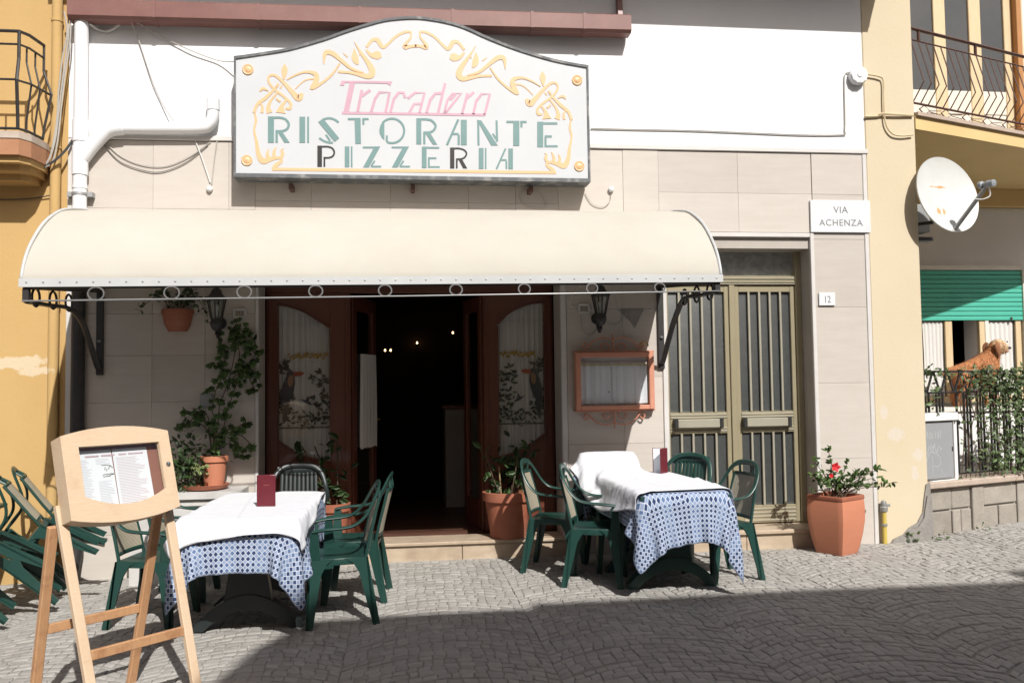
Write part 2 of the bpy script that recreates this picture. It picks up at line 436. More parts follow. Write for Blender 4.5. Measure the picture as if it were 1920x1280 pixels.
for c in near:
    v, f = cobble_geo(*c, rng); m = MB()
    o0 = Vector((c[1], c[2], 0)); m.add([tuple(Vector(p)-o0) for p in v], f)
    o = m.build('cobble', cobble_one, None, smooth=50, fix=False); o.parent = street; o.location = o0
mb = MB(); V = []; F = []
for c in cobs:
    if id(c) in nearset: continue
    v, f = cobble_geo(*c, rng); b = len(V); V += v; F += [tuple(i+b for i in q) for q in f]
mb.v, mb.f = V, F
tag(mb.build('cobbles', cobble_mat, street, smooth=50, fix=False), kind='stuff')

# ------------------------------------------------------------------ the restaurant house
house = thing('restaurant_house', 'white and beige stone clad house with the restaurant doorway and the metal street door', 'house', (0, .2, 0))
X0, X1 = -2.78, 4.32
DX0, DX1, DZ1 = -1.22, 1.385, 2.66            # restaurant opening
EX0, EX1, EZ0, EZ1 = 2.36, 3.735, .17, 2.815    # street door opening
w = MB()
w.box(X0, X1, 0, .3, 3.62, 6.2)
w.build('plaster_wall', white_wall, house)
w = MB()
for a in [(X0, DX0, 0, 3.62), (DX0, DX1, DZ1, 3.62), (DX1, EX0, 0, 3.62), (EX0, EX1, EZ1, 3.62), (EX1, X1, 0, 3.62)]:
    w.box(a[0], a[1], .004, .3, a[2]-.1, a[3])
w.build('masonry', mortar, house)
MB().box(X0+.05, X1+.015, -.035, .0, 3.605, 3.65, .006).build('ledge', trim_stone, house)

def slabs(xs, zs, jit=0.0):
    for i in range(len(xs)-1):
        for j in range(len(zs)-1):
            g = .0008
            d = random.uniform(-.0015, .0015)
            MB().box(xs[i]+g, xs[i+1]-g, -.018+d, .004, zs[j]+g, zs[j+1]-g, .0012).build('stone_slab', travertine, house)
slabs([-2.67, -2.09, -1.66, -1.25], [-.06, .30, .67, 1.03, 1.39, 1.78, 2.13, 2.50])
slabs([-2.67, -2.09, -1.47, -1.25], [2.50, 3.02, 3.6])
slabs([-1.25, -.78, -.10, .58, 1.00, 1.385], [DZ1+.004, 3.10, 3.6])
slabs([1.44, 1.95, 2.31], [-.02, .45, .96, 1.55, 2.16, 2.50])
slabs([1.385, 1.98, 2.31], [2.50, 3.02, 3.6])
slabs([2.31, 3.06, 3.77], [2.86, 3.22, 3.6])
slabs([3.775, 4.275], [-.02, .78, 1.47, 2.17, 2.80, 3.22, 3.6])
# pale trims round the openings and at the ends of the facade
MB().box(4.275, 4.315, -.028, .004, -.02, 3.60, .004).build('corner_trim', trim_stone, house)
MB().box(-2.775, -2.675, -.026, .004, -.06, 3.60, .004).build('corner_trim', trim_stone, house)
MB().box(2.312, 2.358, -.032, .25, EZ0, EZ1+.042, .004).build('door_surround', trim_stone, house)
MB().box(3.737, 3.773, -.032, .25, EZ0, EZ1+.042, .004).build('door_surround', trim_stone, house)
MB().box(2.36, 3.735, -.032, .25, EZ1, EZ1+.040, .004).build('door_surround', trim_stone, house)
MB().box(1.388, 1.437, -.026, .34, -.02, DZ1, .004).build('door_surround', trim_stone, house)
MB().box(-1.248, -1.222, -.026, .34, -.02, DZ1, .004).build('door_surround', trim_stone, house)
m = MB(); m.prism([(1.90, 2.157), (2.15, 2.162), (2.09, 2.04), (2.06, 1.985), (2.02, 2.045)], XZ, -.0215, -.012)
m.build('cement_patch', cement, house)
# steps
MB().box(-1.25, 1.44, -.06, .30, .128, .158, .006).build('door_sill', step_stone, house)
for i, (a, b) in enumerate([(-1.24, -.37), (-.365, .49), (.495, 1.43)]):
    MB().box(a, b, -.035, .25, -.05, .126, .004).build('step_riser', step_stone, house)
MB().box(2.25, 3.80, -.13, .30, .135, .172, .007).build('door_step', step_stone, house)
for a, b in [(2.27, 3.02), (3.025, 3.78)]:
    MB().box(a, b, -.10, .25, -.05, .133, .004).build('step_riser', step_stone, house)

# gutter with its brackets and joints
gut = MB()
prof = [(-.02, 4.80), (-.02, 4.655), (-.045, 4.60), (-.155, 4.60), (-.18, 4.625), (-.18, 4.755), (-.17, 4.765), (-.165, 4.70), (-.05, 4.66), (-.035, 4.80)]
tilt = lambda x: .010*(x)
gut.prism(prof, lambda a, b, d: (d, a, b+tilt(d)), -2.74, 2.045)
g_ob = gut.build('roof_gutter', brown_metal, house)
for x in (-2.05, -1.2, -.35, .45, 1.15, 1.62):
    jb = MB(); jb.prism([(-.0195, 4.77), (-.0195, 4.65), (-.046, 4.594), (-.156, 4.594), (-.186, 4.62), (-.186, 4.765), (-.178, 4.768), (-.16, 4.68), (-.06, 4.65)], lambda a, b, d: (d, a, b+tilt(d)), x-.014, x+.014)
    jb.build('gutter_bracket', brown_metal, g_ob)
MB().bar((1.97, -.10, 4.62), (1.97, -.02, 5.1), .05, .05, None, .004).build('gutter_strut', brown_metal, g_ob)
# eave boards above, wholly over the picture, and the roof
ev = MB(); ev.box(-2.78, 4.56, -.66, .5, 5.40, 5.52)
ev.build('eave', mat('eave board', (.40, .36, .32), .8), house)
sc_ = MB(); sc_.prism([(-.74, 5.523), (6, 7.6), (6, 7.75), (-.78, 5.60)], lambda a, b, d: (d, a, b), -2.85, 4.60)
sc_.build('roof', mat('roof tile', (.34, .13, .08), .8, rnd=.1), house)

# ---- restaurant doorway: reddish wooden joinery set back in the opening
DY = .38
dw = MB()
dw.box(DX0, DX1, DY, DY+.07, 2.345, 2.43, .006); dw.box(DX0, DX1, DY-.012, DY+.06, 2.60, DZ1, .006)
for x in (DX0, -.05, .62, DX1-.06): dw.box(x, x+.06, DY+.002, DY+.055, 2.43, 2.60, .004)
tr_ = dw.build('door_transom', wood_dark, house)
for a, b in [(DX0+.06, -.05), (.01, .62), (.68, DX1-.06)]:
    MB().box(a, b, DY+.02, DY+.03, 2.43, 2.60).build('transom_pane', dark_pane, tr_)

def fixed_panel(xa, xb, ga, gb, tops, bots, flip):
    """wooden panel with a glazed opening whose top and bottom are curved; sub-parts: pane, curtain, prints"""
    m = MB(); n = 14; z0, z1 = .158, 2.345
    m.box(min(xa, ga)+.001, max(min(xa, ga), min(ga, gb)), DY, DY+.06, z0, z1, .004) if False else None
    lo, hi = min(ga, gb), max(ga, gb)
    m.box(xa, lo, DY, DY+.06, z0, z1, .003); m.box(hi, xb, DY, DY+.06, z0, z1, .003)
    tp = spline(tops, 5); bt = spline(bots, 5)
    top = [(x, z) for x, z in tp]; bot = [(x, z) for x, z in bt]
    m.prism([(top[0][0], z1-.001)]+top+[(top[-1][0], z1-.001)], XZ, DY+.002, DY+.058)
    m.prism([(bot[0][0], z0+.001)]+bot+[(bot[-1][0], z0+.001)], XZ, DY+.002, DY+.058)
    o = m.build('glazed_panel', wood_dark, house)
    bd = MB()
    for crv in (tp, bt): bd.tube([(x, DY-.004, z) for x, z in crv], .010, 6)
    for x in (lo, hi): bd.tube([(x, DY-.004, min(b[1] for b in bt)+.12), (x, DY-.004, max(b[1] for b in tp)-.22)], .008, 6)
    for x in (xa+.03, xb-.03): bd.box(x-.012, x+.012, DY-.014, DY-.001, z0+.02, z1-.02, .003)
    bd.build('moulding', wood_dark, o)
    zt, zb = max(b[1] for b in tp), min(b[1] for b in bt)
    MB().box(lo, hi, DY+.024, DY+.030, zb, zt).build('pane', pane_glass, o)
    cu = MB(); N = 60
    for i in range(N+1):
        x = lo+(hi-lo)*i/N; y = DY+.075+.008*math.sin(i*.9)+.005*math.sin(i*2.3+1)
        cu.v += [(x, y, zb-.05), (x, y, zt+.02)]
    for i in range(N): cu.f.append((2*i, 2*i+2, 2*i+3, 2*i+1))
    cu.build('curtain', curtain_w, o, smooth=60, fix=False)
    # flat prints on the curtain: flower garland, foliage, large-billed birds
    P = DY+.058; sx = (hi-lo)/.47; mir = (lambda x: hi-(x-lo)) if flip else (lambda x: x)
    R = random.Random(4 if flip else 9)
    def leafy(mb_, cx, cz, k, r, L):
        for i in range(k):
            a = R.uniform(0, 2*PI); d = r*math.sqrt(R.random()); x, z = cx+d*math.cos(a)*.8, cz+d*math.sin(a)
            t = R.uniform(-.6, PI+.6); l = L*R.uniform(.6, 1.2); q = .20*l
            mb_.prism([(mir(x), z), (mir(x+l*.5*math.cos(t)-q*math.sin(t)), z+l*.5*math.sin(t)+q*math.cos(t)), (mir(x+l*math.cos(t)), z+l*math.sin(t)), (mir(x+l*.5*math.cos(t)+q*math.sin(t)), z+l*.5*math.sin(t)-q*math.cos(t))], XZ, P-.001, P+.001)
    fo = MB(); zz = 1.78
    for (cx, cz, k, r, L) in [(.05, zz-.12, 16, .07, .07), (.04, zz-.42, 34, .10, .06), (.10, zz-.55, 24, .09, .05), (.36, zz-.20, 26, .08, .06), (.38, zz-.42, 34, .10, .055), (.24, zz-.60, 22, .08, .05), (.43, zz-.56, 20, .07, .05), (.33, zz-.58, 20, .06, .05)]:
        leafy(fo, lo+cx*sx, cz, k, r, L)
    fo.prism([(lo+.005, zz-.652), (hi-.005, zz-.652), (hi-.005, zz-.640), (lo+.005, zz-.640)], XZ, P-.0012, P+.0012)
    fo.build('printed_foliage', mat('print green', (.05, .075, .05), .8), o)
    fl = MB()
    for i in range(40):
        x, z = lo+(.09+.36*i/40)*sx, zz+.035*R.uniform(-1, 1)*.6
        r = R.uniform(.008, .016); fl.prism([(mir(x+r*math.cos(a)), z+r*math.sin(a)) for a in (0, 1.2, 2.5, 3.8, 5)], XZ, P-.0014-.0002*(i % 3), P+.001)
    fl.build('printed_flowers', mat('print gold', (.42, .26, .04), .8), o)
    bd = MB(); E = lambda cx, cz, rx, rz, t=0: [(mir(lo+(cx+rx*math.cos(a)*math.cos(t)-rz*math.sin(a)*math.sin(t))*sx), zz+cz+rx*math.cos(a)*math.sin(t)+rz*math.sin(a)*math.cos(t)) for a in [2*PI*i/14 for i in range(14)]]
    bd.prism(E(.08, -.30, .055, .15, -.25), XZ, P-.0022, P); bd.prism(E(.105, -.165, .036, .035), XZ, P-.0024, P); bd.prism(E(.06, -.48, .022, .13, -.12), XZ, P-.0023, P)
    bd.prism([(mir(lo+a*sx), zz+b) for a, b in [(.19, -.385), (.24, -.40), (.265, -.355), (.272, -.41), (.31, -.445), (.275, -.44), (.235, -.42)]], XZ, P-.0022, P)
    bd.build('printed_bird', mat('print dark', (.025, .035, .05), .8), o)
    bk = MB(); bk.prism([(mir(lo+a*sx), zz+b) for a, b in [(.13, -.145), (.20, -.14), (.232, -.155), (.20, -.178), (.13, -.185)]], XZ, P-.003, P)
    bk.build('printed_beak', mat('print orange', (.42, .07, .025), .8), o)
    br = MB(); br.prism(E(.105, -.225, .026, .055, -.1), XZ, P-.003, P); br.build('printed_breast', mat('print tan', (.32, .16, .08), .8), o)
    return o
L_ = [(-1.115, 2.24), (-1.02, 2.225), (-.88, 2.175), (-.75, 2.09), (-.655, 2.03)]
LB = [(-1.11, 1.02), (-1.04, .975), (-.95, .915), (-.80, .86), (-.655, .83)]
fixed_panel(DX0, -.475, -1.115, -.655, L_, LB, False)
R_ = [(.865, 2.055), (.95, 2.14), (1.06, 2.205), (1.18, 2.245), (1.30, 2.26)]
RB = [(.865, .835), (.98, .865), (1.10, .915), (1.22, .985), (1.30, 1.05)]
fixed_panel(.735, DX1, .865, 1.30, R_, RB, True)
# open leaves folded into the room
lf = MB(); M = Matrix.Translation((-.475, DY+.07, 0)) @ Matrix.Rotation(math.radians(72), 4, 'Z')
for a in [(0, .10, .16, 2.33), (.52, .62, .16, 2.33)]: lf.box(a[0], a[1], -.02, .025, a[2], a[3], .004, M)
for z in ((.16, .42), (2.2, 2.33)): lf.box(.10, .52, -.019, .024, z[0], z[1], .004, M)
leaf_l = lf.build('open_door_leaf', wood_dark, house)
MB().box(.10, .52, 0, .006, .42, 2.2, 0, M).build('pane', pane_glass, leaf_l)
MB().tube([M @ Vector((.585, -.02, 1.18)), M @ Vector((.585, -.07, 1.18)), M @ Vector((.50, -.075, 1.18))], .008, 6).build('handle', mat('brass', (.5, .36, .15), .3, metal=.8), leaf_l)
cu = MB(); N = 26
for j in range(13):
    for i in range(N+1):
        u = i/N; z = 1.80-.86*j/12-(.025*abs(math.sin(i*1.3)) if j == 12 else 0)
        p = Vector((.13+.40*u, -.045+.012*math.sin(i*1.1+.15*j), z)); cu.v.append(tuple(M @ p))
for j in range(12):
    for i in range(N): a = j*(N+1)+i; cu.f.append((a, a+1, a+N+2, a+N+1))
cu.build('lace_curtain', curtain_w, leaf_l, smooth=60, fix=False)
lf = MB(); M = Matrix.Translation((.735, DY+.07, 0)) @ Matrix.Rotation(math.radians(101), 4, 'Z')
for a in [(0, .10, .16, 2.33), (.52, .62, .16, 2.33)]: lf.box(a[0], a[1], -.02, .025, a[2], a[3], .004, M)
for z in ((.16, .42), (2.2, 2.33)): lf.box(.10, .52, -.019, .024, z[0], z[1], .004, M)
leaf_r = lf.build('open_door_leaf', wood_dark, house)
MB().box(.10, .52, 0, .006, .42, 2.2, 0, M).build('pane', pane_glass, leaf_r)
# the dim room behind
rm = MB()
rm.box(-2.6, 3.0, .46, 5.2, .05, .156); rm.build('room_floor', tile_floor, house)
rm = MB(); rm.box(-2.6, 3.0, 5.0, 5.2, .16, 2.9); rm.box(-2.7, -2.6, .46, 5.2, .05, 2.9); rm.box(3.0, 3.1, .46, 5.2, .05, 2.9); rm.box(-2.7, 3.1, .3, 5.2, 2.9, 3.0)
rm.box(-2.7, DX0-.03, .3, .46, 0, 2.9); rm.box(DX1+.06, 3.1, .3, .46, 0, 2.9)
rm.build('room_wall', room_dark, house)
bulb = bpy.data.materials.new('glowing bulb'); bulb.use_nodes = True; q = bulb.node_tree.nodes['Principled BSDF']
q.inputs['Emission Color'].default_value = (1, .58, .25, 1); q.inputs['Emission Strength'].default_value = 7
for (px, py, Y, n) in [(722, 657, 4.4, 2), (782, 643, 4.9, 1), (849, 624, 4.6, 1)]:
    p = at(px, py, Y)
    lamp = thing('wall_lamp', {722: 'twin glowing wall lamp in the dark room, lowest of the three lights', 782: 'small glowing lamp in the dark room, middle one of three', 849: 'small glowing lamp in the dark room, highest and nearest the right leaf'}[px], 'lamp', p, 'lit lamps in the dark restaurant room')
    b = MB(); b.tube([p+Vector((0, .5 if Y < 4 else 5.0-Y, -.10)), p+Vector((0, .05, -.10)), p+Vector((0, 0, -.04))], .008, 6); b.lathe([(.02, -.05), (.03, -.03), (.022, -.02)], 8, p)
    b.build('bracket', mat('dark brass', (.12, .08, .04), .4, metal=.6), lamp)
    for k in range(n):
        b = MB(); b.lathe([(.003, -.012), (.011, -.006), (.012, .004), (.007, .015), (.001, .022)], 8, p+Vector((.075*k, 0, 0))); b.build('bulb', bulb, lamp, smooth=60)

ct = MB(); ct.box(.45, 1.5, 2.05, 2.6, .158, 1.24, .01); cto = ct.build('bar_counter', mat('dim counter front', (.30, .27, .23), .6), house)
MB().box(.42, 1.53, 2.0, 2.63, 1.241, 1.28, .006).build('counter_top', wood_dark, cto)
# ---- street door: bronze aluminium double leaf with barred ribbed panes
EY = .20
rev = MB(); rev.box(EX0, EX0+.04, .19, .30, EZ0, EZ1, .003); rev.box(EX1-.055, EX1, EY-.02, .30, EZ0, EZ1, .003); rev.box(EX0+.04, EX1-.055, EY, .29, 2.40, 2.485, .004); rev.box(EX0+.04, EX1-.055, EY, .29, EZ1-.055, EZ1, .004)
rev.box(3.03, 3.085, EY-.006, .28, .175, 2.40, .004)
dfr = rev.build('door_frame', brass, house)
MB().box(EX0+.04, EX1-.055, .24, .25, 2.485, EZ1-.055).build('fanlight_pane', rough_glass, dfr)
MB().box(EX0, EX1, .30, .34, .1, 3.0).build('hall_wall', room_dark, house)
gl = MB()
for z in (2.405, 2.425, 2.455): gl.box(EX0+.04, EX1-.055, EY-.010, EY, z, z+.010, .002)
gl.build('moulding', brass_l, dfr)
def leaf(a, b, hx0, hx1):
    y0, y1 = EY+.012, EY+.06
    f = MB(); st = .042
    f.box(a, a+st, y0, y1, .185, 2.395, .004); f.box(b-st, b, y0, y1, .185, 2.395, .004)
    for z0, z1 in ((.185, .345), (1.02, 1.215), (2.335, 2.395)): f.box(a+st, b-st, y0+.002, y1, z0, z1, .003)
    o = f.build('street_door_leaf', brass, house)
    for z in (.20, .235, .27, .305, 1.035, 1.06, 1.16, 1.185):
        r = MB(); r.box(a+st, b-st, y0-.006, y0+.003, z, z+.016, .003); r.build('ribbed_rail', brass_l, o)
    MB().box(a+st, b-st, y0+.030, y0+.038, .345, 1.02).build('pane', ribbed_glass, o)
    MB().box(a+st, b-st, y0+.030, y0+.038, 1.215, 2.335).build('pane', ribbed_glass, o)
    for z0, z1 in ((.345, 1.02), (1.215, 2.335)):
        for k in range(4):
            x = a+st+(b-a-2*st)*(k+.95)/4.9
            MB().box(x-.010, x+.010, y0-.002, y0+.022, z0, z1, .003).build('bar', brass_l, o)
    MB().box(hx0, hx1, y0-.055, y0-.008, 1.075, 1.155, .006).build('push_bar', brass_l, o)
    for q_ in (hx0-.032, hx1+.001):
        e = MB(); e.box(q_, q_+.031, y0-.062, y0-.004, 1.068, 1.162, .004); e.build('handle_bracket', mat('dark plastic', (.03, .03, .03), .4), o)
leaf(EX0+.042, 3.028, 2.50, 2.90)
leaf(3.087, EX1-.057, 3.16, 3.56)

# ------------------------------------------------------------------ the hanging sign
SX = .125; SY = -.225
sign = thing('restaurant_sign', 'large white arched sign board with teal and pink lettering and orange scrolls above the awning', 'sign', (SX, -.11, 3.27))
def sg(px, py): p = at(px, py, SY); return (p.x, p.z)
def z2(x, y): return sg(420+x/2.6667, 20+y/2.6667)
out = [z2(*p) for p in spline([(60, 243), (200, 222), (330, 200), (500, 152), (600, 116), (700, 84), (800, 57), (880, 47), (940, 44), (1000, 47), (1100, 63), (1200, 92), (1330, 150), (1480, 206), (1650, 256), (1812, 287)], 3)]
zb = 3.282
board = [(-1.372, zb)]+out+[(1.618, zb)]
MB().prism(board, XZ, SY, SY+.02).build('sign_panel', sign_white, sign)
bk = MB(); bk.prism([(x*1.0, z) for x, z in board], XZ, SY+.022, -.03); bk.build('sign_box', sign_frame, sign)
fr = MB(); rim = [(-1.372, zb)]+out+[(1.618, zb)]
cx_, cz_ = SX, 3.75
rim_o = []
for i, (x, z) in enumerate(rim):
    a = Vector(rim[i-1]); b = Vector(rim[(i+1) % len(rim)]); t = (b-a).normalized(); n_ = Vector((-t.y, t.x))
    if n_.dot(Vector((x-cx_, z-cz_))) < 0: n_ = -n_
    k = .022
    if i in (0, len(rim)-1): rim_o.append((x+(.017 if i else -.017), z-.032))
    elif i in (1, len(rim)-2): rim_o.append((x+(.017 if i > 1 else -.017), z+.022))
    else: rim_o.append((x+n_.x*k, z+n_.y*k))
m_ = len(rim); fs = []
vs = [(x, SY-.012, z) for x, z in rim]+[(x, SY-.012, z) for x, z in rim_o]+[(x, -.04, z) for x, z in rim_o]+[(x, SY+.001, z) for x, z in rim]
for i in range(m_):
    j = (i+1) % m_
    fs += [(i, j, m_+j, m_+i), (m_+i, m_+j, 2*m_+j, 2*m_+i), (3*m_+i, 3*m_+j, j, i)]
fr.add(vs, fs); fr.build('sign_frame', sign_frame, sign)
for (px, py) in [(546, 350), (774, 352), (995, 355)]:
    p = at(px, py, -.12); b = MB(); b.box(p.x-.018, p.x+.018, -.15, .0, p.z-.03, p.z+.022, .004); b.build('mounting_bracket', rust_iron, sign)
def t3(x, y): return sg(420+x/5.3333, 200+y/5.3333)
def t4(x, y): return sg(780+x/5.647, 200+y/5.647)
def t1(x, y): return sg(420+x/5.3333, 60+y/5.3333)
def t2(x, y): return sg(780+x/5.647, 60+y/5.647)
def letter(polys, strokes, tf, unit, mt, wid=24, d=.0035):
    m = MB()
    for k, p in enumerate(polys): m.prism([tf(*q) for q in p], XZ, SY-d, SY+.0015)
    for k, s in enumerate(strokes):
        w_ = wid
        if isinstance(s, tuple): s, w_ = s
        ww = w_*unit
        m.ribbon([tf(*q) for q in s], ww, XZ, SY-d+.0005*(k+1), SY+.001)
    return m.build('letter', mt, sign)
u3 = abs(t3(1000, 200)[0]-t3(0, 200)[0])/1000; u4 = abs(t4(1000, 200)[0]-t4(0, 200)[0])/1000
rect = lambda x0, y0, x1, y1: [(x0, y0), (x1, y0), (x1, y1), (x0, y1)]
TE = sign_teal
letter([rect(440, 100, 500, 362), [(540, 258), (585, 256), (657, 361), (604, 361)]], [spline([(500, 112), (560, 112), (615, 128), (647, 172), (638, 215), (605, 240), (560, 247), (516, 247)], 4), [(527, 240), (527, 362)]], t3, u3, TE)
letter([rect(755, 103, 812, 362), rect(832, 103, 851, 362)], [], t3, u3, TE)
letter([[(942, 155), (992, 122), (1152, 316), (1108, 354)]], [spline([(985, 132), (1050, 117), (1105, 130), (1147, 160)], 4), spline([(952, 315), (1000, 345), (1045, 360), (1090, 362)], 4), [(1018, 282), (1062, 345)]], t3, u3, TE, 22)
letter([[(1305, 115), (1366, 115), (1370, 373), (1314, 373)]], [[(1238, 126), (1304, 126)], [(1383, 126), (1447, 126)], [(1394, 137), (1394, 184)]], t3, u3, TE, 22)
letter([[(1604, 150), (1604, 335), (1578, 310), (1558, 270), (1553, 235), (1562, 195), (1580, 165)]], [arc(1680, 243, 122, -2.45, 2.0, 26), [(1628, 290), (1628, 352)]], t3, u3, TE, 22)
letter([rect(4, 125, 56, 400), [(104, 290), (150, 280), (224, 402), (178, 402)]], [spline([(56, 136), (110, 136), (165, 150), (207, 200), (190, 248), (150, 272), (78, 276)], 4), [(88, 276), (88, 400)]], t4, u4, TE)
letter([rect(475, 142, 538, 408)], [[(448, 138), (328, 408)], [(372, 291), (452, 291)], [(452, 300), (452, 408)]], t4, u4, TE)
letter([[(646, 142), (690, 148), (866, 412), (796, 412)]], [[(659, 150), (662, 412)], [(853, 148), (858, 372)], [(812, 288), (862, 362)]], t4, u4, TE, 22)
letter([rect(1030, 152, 1094, 416)], [[(958, 163), (1030, 163)], [(1104, 164), (1171, 164)], [(1116, 175), (1116, 222)]], t4, u4, TE)
letter([rect(1284, 162, 1346, 430)], [[(1346, 179), (1497, 179)], [(1362, 317), (1438, 317)], [(1371, 328), (1371, 432)], [(1383, 421), (1500, 421)]], t4, u4, TE)
letter([rect(934, 392, 980, 603)], [spline([(980, 402), (1040, 402), (1085, 420), (1103, 458), (1088, 496), (1050, 512), (996, 512)], 4), [(1004, 512), (1004, 603)]], t3, u3, sign_black, 18)
letter([rect(1208, 400, 1254, 606), rect(1269, 400, 1285, 606)], [], t3, u3, TE)
for dx in (0, 288):
    letter([[(1505+dx, 400), (1562+dx, 400), (1450+dx, 608), (1391+dx, 608)]], [[(1388+dx, 409), (1510+dx, 409)], [(1468+dx, 600), (1572+dx, 600)], [(1474+dx, 594), (1508+dx, 542)]], t3, u3, TE, 18)
letter([rect(62, 425, 112, 650)], [[(112, 436), (246, 436)], [(128, 547), (216, 547)], [(136, 556), (136, 650)], [(146, 640), (252, 640)]], t4, u4, TE, 19)
letter([rect(361, 435, 406, 655), [(450, 562), (488, 558), (542, 655), (500, 655)]], [spline([(406, 445), (462, 445), (515, 465), (535, 500), (515, 538), (475, 556), (424, 558)], 4), [(432, 558), (432, 655)]], t4, u4, sign_black, 18)
letter([rect(665, 440, 715, 660), rect(730, 440, 746, 660)], [], t4, u4, TE)
letter([rect(978, 445, 1026, 663)], [[(948, 445), (852, 661)], [(888, 566), (958, 566)], [(957, 575), (957, 661)]], t4, u4, TE, 18)
PK = sign_pink; u2 = abs(z2(1000, 200)[0]-z2(0, 200)[0])/1000
letter([[(588, 352), (842, 355), (832, 377), (815, 366), (605, 362), (600, 376), (580, 374)], [(628, 362), (655, 364), (625, 506), (598, 506)]], [], z2, u2, PK)
letter([], [[(590, 512), (1305, 522)]], z2, u2, PK, 13)
letter([], [[(690, 398), (668, 508)], [(686, 430), (732, 398)]], z2, u2, PK, 15)
letter([], [[(736, 508), (756, 440), (778, 409), (828, 410), (808, 510)]], z2, u2, PK, 14)
letter([], [[(832, 510), (850, 442), (874, 411), (898, 411), (906, 438)]], z2, u2, PK, 14)
letter([], [[(918, 440), (956, 411), (1003, 412), (977, 513)], [(983, 466), (950, 468), (926, 512)]], z2, u2, PK, 13)
letter([], [[(1012, 514), (1032, 446), (1056, 416), (1094, 412)], [(1106, 364), (1070, 514)]], z2, u2, PK, 14)
letter([], [[(1100, 515), (1118, 448), (1142, 416), (1186, 414), (1148, 462), (1108, 512)], [(1132, 448), (1158, 420)]], z2, u2, PK, 12)
letter([], [[(1218, 414), (1190, 518)], [(1212, 440), (1250, 409)]], z2, u2, PK, 14)
letter([], [[(1246, 520), (1262, 452), (1288, 418), (1330, 417), (1303, 522)]], z2, u2, PK, 14)
# scroll ornaments: the left half traced once, the right half its mirror image
uz = u2
ORN = [
 ([(937, 108), (905, 108), (860, 130), (820, 168), (796, 184), (780, 166), (768, 148), (742, 148), (712, 184)], [10, 13, 13, 13, 18, 22, 22, 16, 13]),
 ([(712, 196), (735, 222), (765, 224), (785, 220)], [10, 20, 42, 26]),
 ([(935, 105), (934, 135), (912, 162), (906, 182), (930, 180), (962, 178)], [8, 10, 14, 26, 16, 15]),
 ([(652, 158), (688, 215), (722, 262), (742, 305), (722, 330), (640, 312), (570, 306)], [3, 14, 24, 32, 26, 14, 12]),
 ([(500, 268), (506, 215), (540, 213), (590, 252), (640, 292), (700, 312)], [4, 22, 24, 18, 14, 6]),
 ([(652, 190), (655, 238), (670, 270)], [3, 34, 12]),
 ([(596, 214), (618, 232)], [2, 8]),
 ([(676, 218), (682, 220)], [9, 9]),
 ([(580, 264), (540, 320), (490, 362), (445, 385), (430, 388)], [8, 11, 13, 22, 8]),
 ([(440, 386), (462, 348), (458, 318), (412, 307), (360, 322), (315, 346)], [20, 26, 22, 12, 9, 6]),
 ([(462, 342), (408, 348), (356, 392)], [8, 7, 5]),
 ([(304, 268), (303, 298), (299, 345)], [3, 31, 6]),
 ([(392, 415), (374, 438), (345, 412), (300, 362), (258, 326), (230, 326), (222, 352), (250, 392), (300, 430), (332, 462), (330, 490), (308, 488)], [16, 34, 24, 16, 13, 11, 11, 12, 12, 13, 15, 9]),
 ([(262, 385), (210, 436), (168, 468), (150, 512)], [10, 17, 15, 14]),
 ([(180, 404), (196, 390), (222, 402)], [7, 14, 5]),
 ([(178, 462), (192, 480), (190, 512)], [6, 11, 15]),
 ([(268, 410), (235, 450), (222, 486), (228, 512)], [9, 12, 20, 30]),
 ([(312, 448), (290, 478), (284, 512)], [10, 18, 48]),
 ([(262, 440), (282, 456)], [10, 10]), ([(262, 382), (272, 366)], [12, 12]), ([(282, 390), (290, 376)], [9, 9]),
 ([(154, 516), (160, 552), (151, 600), (163, 655), (172, 715), (195, 752), (236, 742), (276, 736), (288, 752), (262, 772), (245, 792)], [8, 12, 10, 15, 22, 30, 20, 13, 14, 20, 16]),
 ([(226, 742), (217, 718), (224, 693)], [18, 15, 3]), ([(252, 736), (250, 708), (262, 683)], [16, 15, 3]), ([(284, 738), (294, 716), (288, 700), (298, 690)], [14, 16, 10, 3]),
]
fn_l = lambda a, b, d: (a, d, b)
for k, (pts, wd) in enumerate(ORN):
    P2 = [z2(*p) for p in pts]; sp = spline([(a, b, w_*uz) for (a, b), w_ in zip(P2, wd)], 4)
    for mir in (False, True):
        m = MB(); m.ribbon([((2*SX-a if mir else a), b+(.004 if mir else 0)) for a, b, _ in sp], [max(.004, s[2]) for s in sp], XZ, SY-.0035-.0004*(k % 5), SY+.001)
        m.build('scroll_ornament', sign_orange, sign)
a, b = z2(240, 793), z2(1660, 810)
MB().ribbon([a, b], 15*uz, XZ, SY-.0034, SY+.001).build('scroll_bar', sign_orange, sign)
for px, py in [(465, 131), (463, 301), (1082, 151), (1086, 312)]:
    p = at(px, py, SY); m = MB()
    M = Matrix.Translation((p.x, SY, p.z)) @ Matrix.Rotation(PI/2, 4, 'X')
    m.lathe([(.001, .0), (.046, .0), (.046, .006), (.040, .010), (.032, .006), (.030, .006), (.024, .011), (.001, .012)], 22, M=M, cap=(False, True))
    m.box(-.012, .012, -.0025, .0025, .011, .014, 0, M @ Matrix.Rotation(.8, 4, 'Z'))
    m.build('rosette', sign_orange, sign, smooth=40)
